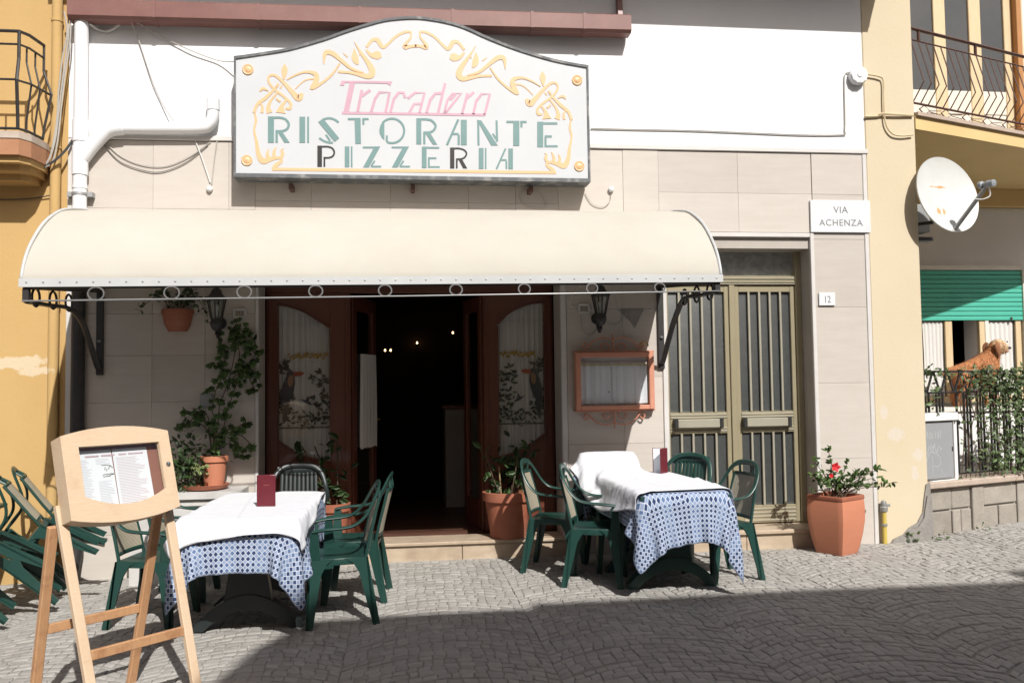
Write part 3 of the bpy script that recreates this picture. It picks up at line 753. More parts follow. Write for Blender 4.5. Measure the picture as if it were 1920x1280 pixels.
# ------------------------------------------------------------------ neighbouring house on the left
lh = thing('ochre_house', 'ochre yellow house at the left edge with a small iron balcony', 'house', (-4.5, .2, 0))
MB().box(-9, -2.785, .015, .5, -.4, 7.5).build('plaster_wall', yellow_left, lh)
BZ = 3.50
bal = MB(); poly = [(-4.6, -.46), (-2.985, -.46), (-2.93, -.36), (-2.905, -.14), (-2.905, .014), (-4.6, .014)]
XYp = lambda a, b, d: (a, b, d)
bal.prism(poly, XYp, BZ-.02, BZ+.035)
b_ = bal.build('balcony', mat('balcony slab', (.50, .44, .38), .85, (.38, .30, .24), 7), lh)
for k, (z0, z1, s_) in enumerate([(BZ-.15, BZ-.02, .985), (BZ-.20, BZ-.15, .90), (BZ-.25, BZ-.20, .72), (BZ-.30, BZ-.25, .48)]):
    cb = MB(); cb.prism([(-3.6+(x+3.6)*(1-(1-s_)*.25), .0145+(y-.0145)*s_) for x, y in poly], XYp, z0, z1-.0005)
    cb.build('corbel', mat('terracotta render', (.42, .22, .12), .85, (.34, .16, .085), 5, bump=.2) if k == 0 else yellow_left, b_)
rl = MB()
def rail_path(z, off): return [(-4.6, -.44-off, z), (-3.0, -.44-off, z), (-2.955+off*.5, -.36-off*.6, z), (-2.925+off*.8, -.15, z)]
rl.tube(rail_path(4.34, 0), .013, 6); rl.tube(rail_path(4.235, 0), .009, 6); rl.tube(rail_path(3.93, .065), .009, 6); rl.tube(rail_path(3.56, 0), .011, 6)
hr = rl.build('balcony_rail', dark_iron, b_)
def pot_bar(p, n_, th=.0075, top=4.235):
    m = MB(); p = Vector(p); n_ = Vector(n_)
    m.tube([p+Vector((0, 0, top)), p+Vector((0, 0, 4.12)), p+n_*.065+Vector((0, 0, 3.93)), p+n_*.01+Vector((0, 0, 3.65)), p+Vector((0, 0, 3.56))], th, 6)
    m.build('balcony_bar', dark_iron, b_)
for k in range(12): pot_bar((-3.16-.13*k, -.44, 0), (0, -1, 0))
pot_bar((-3.0, -.44, 0), (.2, -1, 0), .013, 4.34)
for t in (.35, .75): pot_bar((-3.0+.065*t, -.44+.25*t, 0), (.8, -.5, 0))
pot_bar((-2.925, -.15, 0), (1, -.1, 0), .010, 4.34)

def clampring(mb, x, y, z, r): mb.lathe([(r, -.012), (r+.006, -.010), (r+.006, .010), (r, .012)], 14, (x, y, z), (False, False))
yp = thing('yellow_drainpipe', 'ochre painted drainpipe running down the ochre wall at its corner', 'drainpipe', (-2.87, -.03, -.06))
p_ = MB(); p_.tube([(-2.868, -.032, 6.5), (-2.868, -.032, 3.5), (-2.868, -.032, -.06)], .042, 14); p_.build('pipe', yellow_left, yp, smooth=50)
for z in (4.6, 3.52, 2.2, .9):
    p_ = MB(); clampring(p_, -2.868, -.032, z, .042); p_.build('pipe_clamp', yellow_left, yp, smooth=30)

# white downpipe with its branch
wp = thing('white_downpipe', 'white plastic downpipe with a horizontal branch left of the sign', 'drainpipe', (-2.68, -.08, 2.9))
PX, PYp = -2.655, -.085
p_ = MB(); p_.tube([(PX, PYp, 4.66), (PX, PYp, 3.9), (PX, PYp, 2.6)], .056, 18); p_.build('pipe', white_pvc, wp, smooth=50)
p_ = MB(); p_.tube([(PX-.0, PYp, 3.28), (PX, PYp, 3.52)], .064, 18); p_.tube(spline([(PX, PYp, 3.40), (PX+.11, PYp, 3.55), (PX+.22, PYp, 3.66), (PX+.34, PYp, 3.685)], 5), [.06]*16, 16); p_.tube([(PX, PYp, 3.56), (PX, PYp, 3.74)], .0635, 18)
p_.build('branch_fitting', white_pvc, wp, smooth=50)
bx = at(392, 243, PYp).x
p_ = MB(); p_.tube(spline([(PX+.30, PYp, 3.685), (PX+.6, PYp, 3.69), (bx-.08, PYp, 3.70), (bx-.005, PYp, 3.725), (bx+.03, PYp, 3.79), (bx+.033, PYp, 3.90)], 6), .05, 16); p_.build('branch_pipe', white_pvc, wp, smooth=50)
for z in (4.62, 3.0, 2.9, 3.18):
    p_ = MB(); p_.lathe([(.056, -.016), (.061, -.014), (.061, .014), (.056, .016)], 18, (PX, PYp, z), (False, False)); p_.build('collar', white_pvc, wp, smooth=40)
p_ = MB(); p_.lathe([(.05, -.05), (.056, -.048), (.056, .05), (.05, .052)], 16, (bx+.033, PYp, 3.90), (False, True))
p_.build('collar', white_pvc, wp, smooth=40)
p_ = MB(); clampring(p_, PX, PYp, 3.12, .057); p_.box(PX+.05, PX+.10, -.09, -.02, 3.10, 3.14); p_.box(PX-.10, PX-.05, -.09, -.02, 3.10, 3.14); p_.build('pipe_clamp', mat('grey clamp', (.4, .4, .4), .5, metal=.5), wp, smooth=30)
p_ = MB(); p_.tube([(PX, PYp, 2.6), (PX, PYp, 1.0), (PX, PYp, .18), (PX-.01, PYp-.03, .06), (PX-.08, PYp-.08, -.0), (PX-.13, PYp-.11, -.02)], .054, 14)
p_.build('lower_iron_pipe', dark_iron, wp, smooth=50)

# ------------------------------------------------------------------ cables and small fittings on the facade
def cable(label, pts, r, mt, cat='cable', k=6, name='cable', group=None):
    o = MB().tube(spline(pts, k), r, 5).build(name, mt, None, smooth=60); return tag(o, label, cat, group)
A = lambda px, py, Y=-.03: tuple(at(px, py, Y))
cable('thin white cable dropping from the gutter to the branch pipe', [A(243, 35, -.12), A(258, 70), A(285, 150), A(305, 195), A(330, 233, -.09)], .005, cable_grey)
cable('thin white cable sagging from the gutter to the sign corner', [A(250, 38, -.12), A(305, 70), A(360, 96), A(410, 114), A(440, 116, -.1)], .005, cable_grey)
cable('white flex looping off the top of the white downpipe', [A(168, 45, -.09), A(185, 56), A(205, 58), A(232, 40, -.05)], .010, cable_white)
cable('upper thin wire sagging across the slabs under the branch pipe', [A(192, 262), A(225, 292), A(265, 309), A(310, 312), A(355, 294), A(395, 266)], .004, cable_grey)
cable('lower thin wire sagging across the slabs under the branch pipe', [A(195, 272), A(225, 303), A(270, 320), A(305, 322), A(350, 304), A(390, 272)], .004, mat('dark wire', (.16, .15, .14), .6))
for i, (pts, lb) in enumerate([([(120, 22), (126, 60), (117, 110), (110, 170), (106, 230), (95, 290), (82, 312)], 'leftmost pale cable hanging beside the ochre drainpipe'), ([(128, 22), (128, 70), (120, 130), (111, 200), (104, 260), (92, 300), (76, 316)], 'middle pale cable hanging beside the ochre drainpipe'), ([(133, 30), (131, 80), (122, 140), (113, 220), (107, 270), (96, 306), (70, 318)], 'rightmost pale cable hanging beside the ochre drainpipe')]):
    cable(lb, [A(x, y, -.12) for x, y in pts], .0065, cable_grey)
cable('black cable bundle under the iron balcony on the ochre wall', [A(-40, 336, -.05), A(20, 326, -.05), A(70, 317, -.10), A(100, 303, -.12), A(122, 283, -.08), A(137, 262, -.05)], .011, cable_black)
cable('black wire crossing the ochre wall below the balcony', [A(-30, 374, -.004), A(30, 374, -.004), A(70, 371, -.004), A(95, 366, -.01)], .005, cable_black)
cable('white cable clipped along the white wall to the round junction box', [A(1108, 241, -.012), A(1200, 243, -.012), A(1300, 245, -.012), A(1400, 249, -.012), A(1500, 253, -.012), A(1578, 253, -.012), A(1584, 246, -.012), A(1584, 200, -.012), A(1583, 150, -.012), A(1587, 137, -.012), A(1597, 137, -.02)], .006, cable_grey, k=3)
cable('cream cable curling from the junction box down the yellow pillar', [A(1627, 140, -.03), A(1648, 144), A(1656, 152), A(1657, 190), A(1660, 230), A(1672, 250), A(1690, 255), A(1712, 253)], .008, cable_cream)
cable('cream painted cable bundle crossing the yellow pillar', [A(1622, 219, -.02), A(1645, 218, -.02), A(1652, 214), A(1680, 215), A(1712, 217, -.02)], .012, cable_cream)
cable('thin wire loop below the sign brackets', [A(995, 350, -.05), A(975, 365), A(985, 385), A(1022, 390), A(1020, 375), A(1010, 355, -.05)], .0035, cable_grey)
cable('thin wire dangling right of the sign to a small white cap', [A(1097, 362, -.03), A(1110, 382), A(1130, 388), A(1143, 378), A(1146, 360, -.03)], .0035, cable_grey)
for lb, (px, py) in {'small white wire cap on the slabs right of the sign': (1146, 354), 'small white wire cap hanging on the slabs left of the sign': (393, 353)}.items():
    p = at(px, py, -.035); m = MB(); m.lathe([(.004, -.03), (.018, -.026), (.028, -.008), (.022, .012), (.008, .02)], 10, p)
    tag(m.build('wire_cap', white_pvc, None, smooth=50), lb, 'wire cap')
cable('pale wire running down from the branch pipe to the hanging white cap', [A(364, 258), A(378, 295), A(394, 342)], .006, cable_white)
cable('thin wire beside the hanging white cap', [A(408, 258), A(402, 300), A(397, 345)], .005, cable_grey)
jb_ = thing('junction_box', 'round white junction box where the white wall meets the yellow pillar', 'junction box', at(1610, 140, 0))
p = at(1610, 141, -.05); M = Matrix.Translation((p.x, -.004, p.z)) @ Matrix.Rotation(PI/2, 4, 'X')
m = MB(); m.lathe([(.084, 0), (.086, .05), (.078, .06)], 20, M=M); m.build('body', white_pvc, jb_, smooth=40)
m = MB(); m.lathe([(.079, .0605), (.078, .068), (.05, .074), (.03, .075), (.028, .082), (.002, .083)], 20, M=M, radial=lambda a: 1+.04*math.cos(10*a)); m.build('lid', white_pvc, jb_, smooth=40)

def plate(label, px0, py0, px1, py1, d, mt, cat='sign', name='plaque'):
    a, b = at(px0, py0, -.02), at(px1, py1, -.02)
    t = thing(name, label, cat, ((a.x+b.x)/2, -.02, b.z))
    MB().box(a.x, b.x, -.021-d, -.021, b.z, a.z, .003).build('slab', mt, t); return t, (a.x+b.x)/2, a.z, b.z, -.021-d
def text(s, x, z, y, size, mt, parent, name='lettering', sx=1.0, sp=1.0):
    cu = bpy.data.curves.new(name, 'FONT'); cu.body = s; cu.size = size; cu.align_x = 'CENTER'; cu.extrude = .0012; cu.space_character = sp
    tmp = bpy.data.objects.new('tmp_text', cu); COL.objects.link(tmp)
    dg = bpy.context.evaluated_depsgraph_get(); me = bpy.data.meshes.new_from_object(tmp.evaluated_get(dg)); bpy.data.objects.remove(tmp)
    org = ORG.get(parent.name, Vector())
    for v in me.vertices: v.co = Vector((v.co.x*sx+x, y-v.co.z, v.co.y+z))-org
    me.name = name; me.materials.clear(); me.materials.append(mt); return link(name, me, parent)
np_, cx, zt, zb2, yy = plate('white marble street name plaque reading VIA ACHENZA above the street door', 1517, 376, 1631, 437, .022, plate_marble, name='street_plaque')
text('VIA', cx, zt-.118, yy-.0005, .088, engraved, np_, sp=1.08); text('ACHENZA', cx, zb2+.062, yy-.0005, .084, engraved, np_, sp=1.12)
hp, cx, zt, zb2, yy = plate('small white house number tile reading 12 beside the street door', 1534, 549, 1565, 573, .016, plate_marble, name='house_number')
text('12', cx, zb2+.028, yy-.0005, .088, engraved, hp, sx=.8)
for lb, (x0, y0, x1, y1) in {'small beige framed number plate between left lantern and doorway': (439, 579, 461, 596), 'small beige framed number plate left of the right lantern': (1083, 570, 1106, 587)}.items():
    t, cx, zt, zb2, yy = plate(lb, x0, y0, x1, y1, .012, plate_beige, name='number_plate')
    a = (zt-zb2); m = MB()
    for bx_ in [(cx-.052, cx+.052, zt-.012, zt), (cx-.052, cx+.052, zb2, zb2+.012), (cx-.052, cx-.042, zb2, zt), (cx+.042, cx+.052, zb2, zt)]: m.box(bx_[0], bx_[1], yy-.006, yy-.0005, bx_[2], bx_[3], .002)
    m.build('frame', plate_marble, t)
    m = MB()
    for k in range(3): m.box(cx-.026+.02*k, cx-.014+.02*k, yy-.0015, yy-.0004, zb2+.024, zt-.024)
    m.build('faint_number', mat('faded number', (.22, .19, .15), .8), t)
p = at(388, 750, -.02); tag(MB().box(p.x-.052, p.x+.052, -.055, -.02, p.z-.058, p.z+.058, .006).build('cable_box', grey_box, None), 'square grey cable box on the slabs amid the ivy', 'junction box')

# ------------------------------------------------------------------ awning
aw = thing('awning', 'cream barrel awning on iron arms with hanging ring trim over the doorway', 'awning', (-.1, 0, 2.2))
AX0, AX1 = -2.515, 2.31
tl = lambda x: .0079*(x+.1)
pf = spline([(-.01, 2.985), (-.35, 2.955), (-.72, 2.885), (-.93, 2.815), (-1.16, 2.695), (-1.35, 2.535), (-1.45, 2.41), (-1.50, 2.30), (-1.505, 2.262)], 3)
m = MB(); N = 40
for i in range(N+1):
    x = AX0+(AX1-AX0)*i/N
    for j, (y, z) in enumerate(pf):
        s_ = math.sin(PI*j/(len(pf)-1)); sg_ = -.012*s_*(.5+.5*math.cos(2*PI*i/N*5)) + (.006*math.sin(i*.8+j*.3)+.005*math.sin(i*1.9-j*.5)+.004*math.sin(i*.37+j*.9))*s_
        m.v.append((x, y+sg_*.4, z+tl(x)+sg_))
n_ = len(pf)
for i in range(N):
    for j in range(n_-1): a = i*n_+j; m.f.append((a, a+n_, a+n_+1, a+1))
cn = m.build('canopy', canvas, aw, smooth=60, fix=False)
def end_z(y): return 2.262+(2.33-2.262)*(1+y/1.505)
for nm, x in (('end', AX0), ('end', AX1)):
    m = MB(); pp = [(y, z+tl(x)) for y, z in pf]+[(-.01, 2.35+tl(x))]
    m.prism(pp, lambda a, b, d: (d, a, b), x-.003, x+.003); m.build('end_panel', canvas, aw)
    m = MB(); m.tube([(x+(.008 if x > 0 else -.008), y-.002, z+tl(x)+.004) for y, z in pf], .011, 6); m.build('edge_piping', awning_trim, aw, smooth=60)
MB().prism([(AX0-.02, 2.205+tl(AX0)), (AX1+.02, 2.205+tl(AX1)), (AX1+.02, 2.262+tl(AX1)), (AX0-.02, 2.262+tl(AX0))], XZ, -1.522, -1.506).build('front_strip', awning_trim, aw)
MB().prism([(AX0, 2.195+tl(AX0)), (AX1, 2.195+tl(AX1)), (AX1, 2.24+tl(AX1)), (AX0, 2.24+tl(AX0))], XZ, -1.504, -1.475).build('front_bar', dark_iron, aw)
m = MB()
for i in range(46):
    x = AX0+.03+(AX1-AX0-.06)*i/45; M = Matrix.Translation((x, -1.522, 2.236+tl(x))) @ Matrix.Rotation(PI/2, 4, 'X')
    m.lathe([(.007, 0), (.006, .003), (.002, .004)], 8, M=M, cap=(False, True))
tag(m.build('rivets', mat('rivet', (.36, .36, .36), .4, metal=.6), aw), kind='stuff')
rod = lambda x: 2.093+.0135*(x-AX0)
m = MB(); m.tube([(AX0-.0, -1.515, rod(AX0)), (0, -1.515, rod(0)-.004), (AX1, -1.515, rod(AX1))], .0065, 6); m.build('ring_rod', grey_iron, aw, smooth=60)
for px in (180, 322, 458, 592, 722, 855, 983, 1110, 1237):
    x = at(px, 540, -1.515).x; zt_ = 2.20+tl(x); zb_ = rod(x); r = (zt_-zb_)/2+.002; c = (zt_+zb_)/2
    m = MB(); m.tube([(x+r*1.15*math.cos(a), -1.515, c+r*math.sin(a)) for a in [2*PI*k/24 for k in range(25)]], .0065, 5); m.build('trim_ring', grey_iron, aw, smooth=60)
for x, s in ((AX0, 1), (AX1, -1)):
    xi = x+.015*s
    m = MB(); m.box(xi-.02, xi+.02, -1.503, -1.46, rod(x)-.005, 2.20+tl(x), .003)
    m.bar((xi, -1.46, 2.21+tl(x)), (xi, -.02, 2.34+tl(x)), .035, .03); m.build('arm', dark_iron, aw)
    m = MB(); m.tube(spline([(xi, -1.47, rod(x)), (xi, -1.1, rod(x)+.01), (xi, -.72, rod(x)+.02), (xi, -.45, 2.03), (xi, -.26, 1.86), (xi, -.10, 1.70), (xi, -.03, 1.66)], 5), .016, 6, up=(1, 0, 0), ell=1.6); m.build('brace', dark_iron, aw, smooth=50)
    MB().box(xi-.028, xi+.028, -.05, -.02, 1.62, 2.36, .004).build('wall_plate', dark_iron, aw)
    for k in range(3):
        y = -1.33+.30*k; r = .062; zc = 2.155+.01*k+tl(x)
        m = MB(); m.tube([(xi, y+r*math.cos(a), zc+r*math.sin(a)) for a in [2*PI*q_/20 for q_ in range(21)]], .009, 5); m.build('trim_ring', dark_iron, aw, smooth=60)
    m = MB(); m.lathe([(.012, -.01), (.016, 0), (.012, .01)], 8, (xi, -.058, 1.9)); m.build('bolt', grey_iron, aw)

# ------------------------------------------------------------------ wall lanterns
def lantern(label, x, z, y=-.20):
    k0 = len(bpy.data.objects); t = thing('wall_lantern', label, 'lantern', (x, y, z), 'iron lanterns either side of the doorway')
    b = Vector((x, y, z))
    m = MB(); m.lathe([(.118, .115), (.125, .122), (.118, .135), (.075, .175), (.055, .215), (.06, .222), (.03, .245), (.012, .27), (.016, .285), (.003, .30)], 6, b, ph=.52); m.build('roof', dark_iron, t)
    m = MB()
    for k in range(6):
        a = k*PI/3+.52; m.bar(b+Vector((.105*math.cos(a), .105*math.sin(a), .115)), b+Vector((.062*math.cos(a), .062*math.sin(a), -.10)), .013, .013)
    m.lathe([(.066, -.115), (.07, -.10), (.062, -.092)], 6, b, ph=.52); m.build('cage', dark_iron, t)
    m = MB(); m.lathe([(.098, .114), (.057, -.092)], 6, b, (False, False), ph=.52); m.build('pane', glass('lantern glass', (.75, .78, .76), .08) if 'lantern glass' not in MATS else MATS['lantern glass'], t)
    m = MB(); m.lathe([(.064, -.115), (.072, -.14), (.070, -.17), (.05, -.215), (.02, -.24), (.004, -.25)], 12, b); m.build('bowl', dark_iron, t, smooth=50)
    m = MB(); m.lathe([(.012, -.09), (.02, -.02), (.028, .03), (.018, .06), (.003, .07)], 10, b); m.build('bulb', white_pvc, t, smooth=60)
    m = MB(); m.tube(spline([b+Vector((0, 0, -.19)), b+Vector((0, .07, -.22)), b+Vector((0, .13, -.16)), (x, -.025, z-.10)], 5), .014, 8); m.lathe([(.045, 0), (.05, .01), (.02, .02)], 12, M=Matrix.Translation((x, -.018, z-.10)) @ Matrix.Rotation(PI/2, 4, 'X')); m.build('wall_arm', dark_iron, t, smooth=50)
    for ch in t.children:
        if ch.name.split('.')[0] != 'wall_arm': ch.scale = (.73, .73, .73)
p = at(406, 581, -.2); lantern('dark iron wall lantern left of the doorway beside the ivy', p.x, p.z)
p = at(1126, 573, -.2); lantern('dark iron wall lantern right of the doorway with loose wires', p.x, p.z)
cable('wire looping from the right lantern down the slabs', [A(1150, 560, -.1), A(1165, 590), A(1160, 606), A(1140, 606), A(1130, 592, -.1)], .004, cable_grey)
cable('wire loop from the number plate to the right lantern', [A(1090, 590), A(1092, 615), A(1105, 628), A(1118, 618), A(1122, 600, -.08)], .004, cable_grey)
cable('wire from number plate up to the canopy', [A(1082, 578), A(1071, 572), A(1072, 556), A(1090, 535)], .004, cable_white)
cable('thin dark wire running down to the menu case', [A(1175, 583), A(1165, 610), A(1160, 628), A(1185, 628)], .003, cable_grey)

# ------------------------------------------------------------------ leaves
def leaf_mesh(name, mt, L=1.0, W=.55, lobes=False):
    v = [(0, 0, 0), (.0, L*.5, .05*L), (0, L, -.08*L)]
    if lobes: side = [(W*.62, L*.12, .0), (W*.40, L*.36, .04*L), (W*.70, L*.52, -.02*L), (W*.28, L*.72, .0)]
    else: side = [(W*.36, L*.25, .0), (W*.5, L*.5, -.03*L), (W*.3, L*.8, -.05*L)]
    n = len(side); v += side+[(-x, y, z) for x, y, z in side]
    f = []
    for o in (3, 3+n):
        ch = [0]+list(range(o, o+n))+[2]
        for i in range(len(ch)-1):
            mid = 1
            f.append((mid, ch[i], ch[i+1]))
    me = bpy.data.meshes.new(name); me.from_pydata(v, [], f); me.materials.append(mt)
    me.polygons.foreach_set('use_smooth', [True]*len(f)); return me
def orient(o, loc, dirv, up, s, parent):
    d = Vector(dirv).normalized(); u = Vector(up); u = (u-d*u.dot(d))
    u = u.normalized() if u.length > 1e-4 else d.orthogonal().normalized(); x = d.cross(u)
    M = Matrix((x*s, d*s, u*s)).transposed().to_4x4(); M.translation = Vector(loc)-ORG.get(parent.name, Vector()); o.matrix_local = M
def put_leaf(me, loc, dirv, up, s, parent):
    o = bpy.data.objects.new('leaf', me); COL.objects.link(o); o.parent = parent; orient(o, loc, dirv, up, s, parent); return o
IVY = leaf_mesh('ivy_leaf', leaf_mat, 1, 1.0, True); OVAL = leaf_mesh('oval_leaf', leaf_bright, 1, .6); VARI = leaf_mesh('variegated_leaf', leaf_var, 1, .7)
PLANT = leaf_mesh('house_plant_leaf', mat('house plant leaf', (.03, .065, .018), .45, (.05, .09, .026), 10, rnd=.5, transl=.2), 1, .62)
def mass(mb, pts, size, rnd_, flat=None):
    """many small folded leaves joined in one mesh"""
    for p in pts:
        d = Vector((rnd_.gauss(0, 1), rnd_.gauss(0, 1), rnd_.gauss(-.2, .8))).normalized(); u = Vector((rnd_.gauss(0, .5), rnd_.gauss(-.6, .5), rnd_.gauss(.7, .4)))
        u = (u-d*u.dot(d)); u = u.normalized() if u.length > .01 else d.orthogonal().normalized(); x = d.cross(u); s = size*rnd_.uniform(.6, 1.3); p = Vector(p)
        b = len(mb.v); mb.v += [tuple(q) for q in (p, p+d*s*.45+x*s*.3-u*.04*s, p+d*s, p+d*s*.45-x*s*.3-u*.04*s, p+d*s*.5+u*s*.05)]
        mb.f += [(b, b+1, b+4), (b+1, b+2, b+4), (b+2, b+3, b+4), (b+3, b, b+4)]

# ------------------------------------------------------------------ hanging wall pot
R = random.Random(2)
p = at(328, 592, -.12); wpot = thing('wall_pot', 'half round terracotta pot hung on the slabs beside the left lantern', 'plant pot', (p.x, -.02, p.z-.1))
m = MB(); prof = [(.075, -.115), (.105, -.06), (.124, .03), (.132, .035), (.132, .068), (.114, .068)]
st = 0
for (r, z) in prof:
    for k in range(13): a = PI+PI*k/12; m.v.append((p.x+r*math.cos(a), -.022+r*math.sin(a), p.z+z-.01))
for i in range(len(prof)-1):
    for k in range(12): a = i*13+k; m.f.append((a, a+1, a+14, a+13))
m.f.append(tuple(range(13))); m.f.append(tuple(len(prof)*13-13+k for k in range(13)))
m.build('pot', terracotta, wpot, smooth=35)
pl_ = thing('trailing_plant', 'sparse trailing plant growing in the hung terracotta wall pot', 'plant', (p.x, -.08, p.z+.08))
tips = []
sm = MB()
for k in range(9):
    a = R.uniform(-1, 1); e = Vector((p.x+.26*a+R.uniform(-.03, .03), -.1-R.uniform(0, .09), p.z+.12+R.uniform(-.16, .16)*(1 if abs(a) > .4 else .4)))
    q = [Vector((p.x+.06*a, -.08, p.z+.07)), Vector((p.x+.15*a, -.1, p.z+.17+R.uniform(-.03, .05))), e]; s_ = spline(q, 5); sm.tube(s_, .003, 4); tips += s_[2:]
sm.build('stem', stem_mat, pl_)
fm = MB(); mass(fm, [Vector(t)+Vector((R.gauss(0, .018), R.gauss(0, .018), R.gauss(0, .018))) for t in tips for _ in range(3)], .04, R); tag(fm.build('foliage', leaf_dark, pl_, fix=False), kind='stuff')

# ------------------------------------------------------------------ white marble bench with its pots
bn = thing('marble_bench', 'white marble ledge against the slabs left of the doorway', 'bench', (-1.7, -.2, -.04))
bx0, bx1 = -2.20, -1.30
def rrect(x0, x1, y0, y1, r): return [(x0, y1), (x0, y0)]+[(x1-r+r*math.cos(a), y0+r+r*math.sin(a)) for a in [-PI/2+PI/2*k/6 for k in range(7)]]+[(x1, y1)]
for nm, z0, z1, d, e in (('top_slab', .62, .675, .0, 0), ('cove', .565, .619, .03, 0), ('front_slab', .34, .564, .05, 0), ('moulding', .29, .339, .02, 0), ('base', -.06, .289, .04, 0)):
    m = MB(); m.prism(rrect(bx0+d, bx1-d, -.40+d, -.021, .12), XYp, z0, z1); m.build(nm, marble_w, bn, smooth=30)
TOP = .676
p = at(398, 890, -.22)
sa = thing('plant_saucer', 'wide terracotta saucer under the ivy pot on the marble ledge', 'saucer', (p.x-.06, -.2, TOP))
m = MB(); m.lathe([(.13, 0), (.175, .012), (.192, .042), (.184, .044), (.165, .02), (.02, .016)], 26, (p.x-.06, -.2, TOP), (True, True)); m.build('dish', terracotta, sa, smooth=40)
px_ = p.x+.012
ip = thing('ivy_pot', 'round terracotta pot with the climbing ivy standing in a saucer', 'plant pot', (px_, -.2, TOP+.02))
m = MB(); m.lathe([(.075, 0), (.088, .1), (.098, .20), (.112, .205), (.114, .25), (.100, .252), (.095, .235)], 24, (px_, -.2, TOP+.02)); m.build('pot', terra_light, ip, smooth=35)
MB().lathe([(.09, .238), (.01, .243)], 14, (px_, -.2, TOP+.02)).build('soil', soil, ip)
ivy = thing('climbing_ivy', 'leafy ivy climbing the slabs from its terracotta pot to the number plate', 'plant', (px_, -.2, TOP+.25))
def PXY(lst, Y): return [Vector(at(x, y, Y if not isinstance(Y, list) else Y[i])) for i, (x, y) in enumerate(lst)]
base = Vector((px_, -.2, TOP+.25))
vines = [
 [(408, 800), (412, 760), (428, 715), (440, 660), (436, 625), (446, 600)],
 [(418, 805), (425, 770), (438, 735), (450, 690), (447, 640), (452, 605)],
 [(405, 790), (398, 770), (405, 730), (420, 700), (412, 690), (396, 680), (392, 688)],
 [(425, 735), (440, 705), (462, 700), (470, 715), (478, 730)],
 [(440, 650), (465, 640), (475, 660), (485, 668)], [(447, 625), (470, 630), (482, 650)],
 [(420, 810), (445, 800), (462, 790)], [(415, 815), (440, 830), (455, 840), (472, 848)], [(425, 812), (450, 815), (470, 832)],
 [(390, 800), (370, 780), (352, 770), (340, 770)], [(388, 805), (360, 790), (345, 800), (330, 800)], [(392, 790), (380, 775), (355, 790)],
 [(425, 720), (418, 690), (425, 660), (415, 650)], [(430, 830), (440, 860)], [(445, 690), (465, 690), (477, 695)], [(400, 812), (385, 790), (378, 770), (360, 765)]]
sm = MB(); nl = 0
for v in vines:
    P = [base+Vector((R.uniform(-.03, .03), 0, 0))] if v[0][1] > 785 else []
    P += PXY(v, -.055) if v[0][1] < 770 else PXY(v, [-.16+.1*min(1, (i+.3)/len(v)) for i in range(len(v))])
    s_ = spline(P, 6); sm.tube(s_, .004, 5)
    L = len(s_)
    for i in range(2, L):
        t = Vector(s_[i]); 
        for _ in range(2 if v in vines[:2] or v[0][1] < 740 else 1):
            if R.random() < .52: continue
            off = Vector((R.gauss(0, .03), R.uniform(-.05, .0), R.gauss(0, .025)))
            put_leaf(IVY, t+off, (R.gauss(0, .7), R.gauss(-.25, .3), R.gauss(-.5, .6)), (R.gauss(0, .35), -1, R.gauss(.5, .3)), R.uniform(.036, .068), ivy); nl += 1
sm.build('vine_stem', stem_mat, ivy)
# low bushy plant on the left of the pot, with one pale variegated sprig
bp_ = at(352, 870, -.25)
bpl = thing('bushy_plant', 'dark bushy plant crowding the saucer left of the ivy pot', 'plant', (bp_.x, -.25, TOP+.02))
pts = []
for _ in range(420):
    x = bp_.x+R.gauss(0, .075); z = TOP+.02+abs(R.gauss(.17, .13)); y = -.25+R.gauss(0, .07)
    if z < TOP+.5: pts.append((x, min(-.05, y), z))
fm = MB(); mass(fm, pts, .05, R); tag(fm.build('foliage', leaf_dark, bpl, fix=False), kind='stuff')
sm = MB()
for k in range(7): sm.tube([(bp_.x+.02*k-.06, -.25, TOP+.02), (bp_.x+.03*k-.1, -.25, TOP+.3)], .005, 5)
sm.build('stem', stem_mat, bpl)
for k in range(16):
    q = at(371+R.gauss(0, 6), 879+R.gauss(0, 5), -.36); put_leaf(VARI, q, (R.gauss(0, 1), R.gauss(-.4, .4), R.gauss(.2, .7)), (R.gauss(0, .3), -1, .5), .035, bpl)

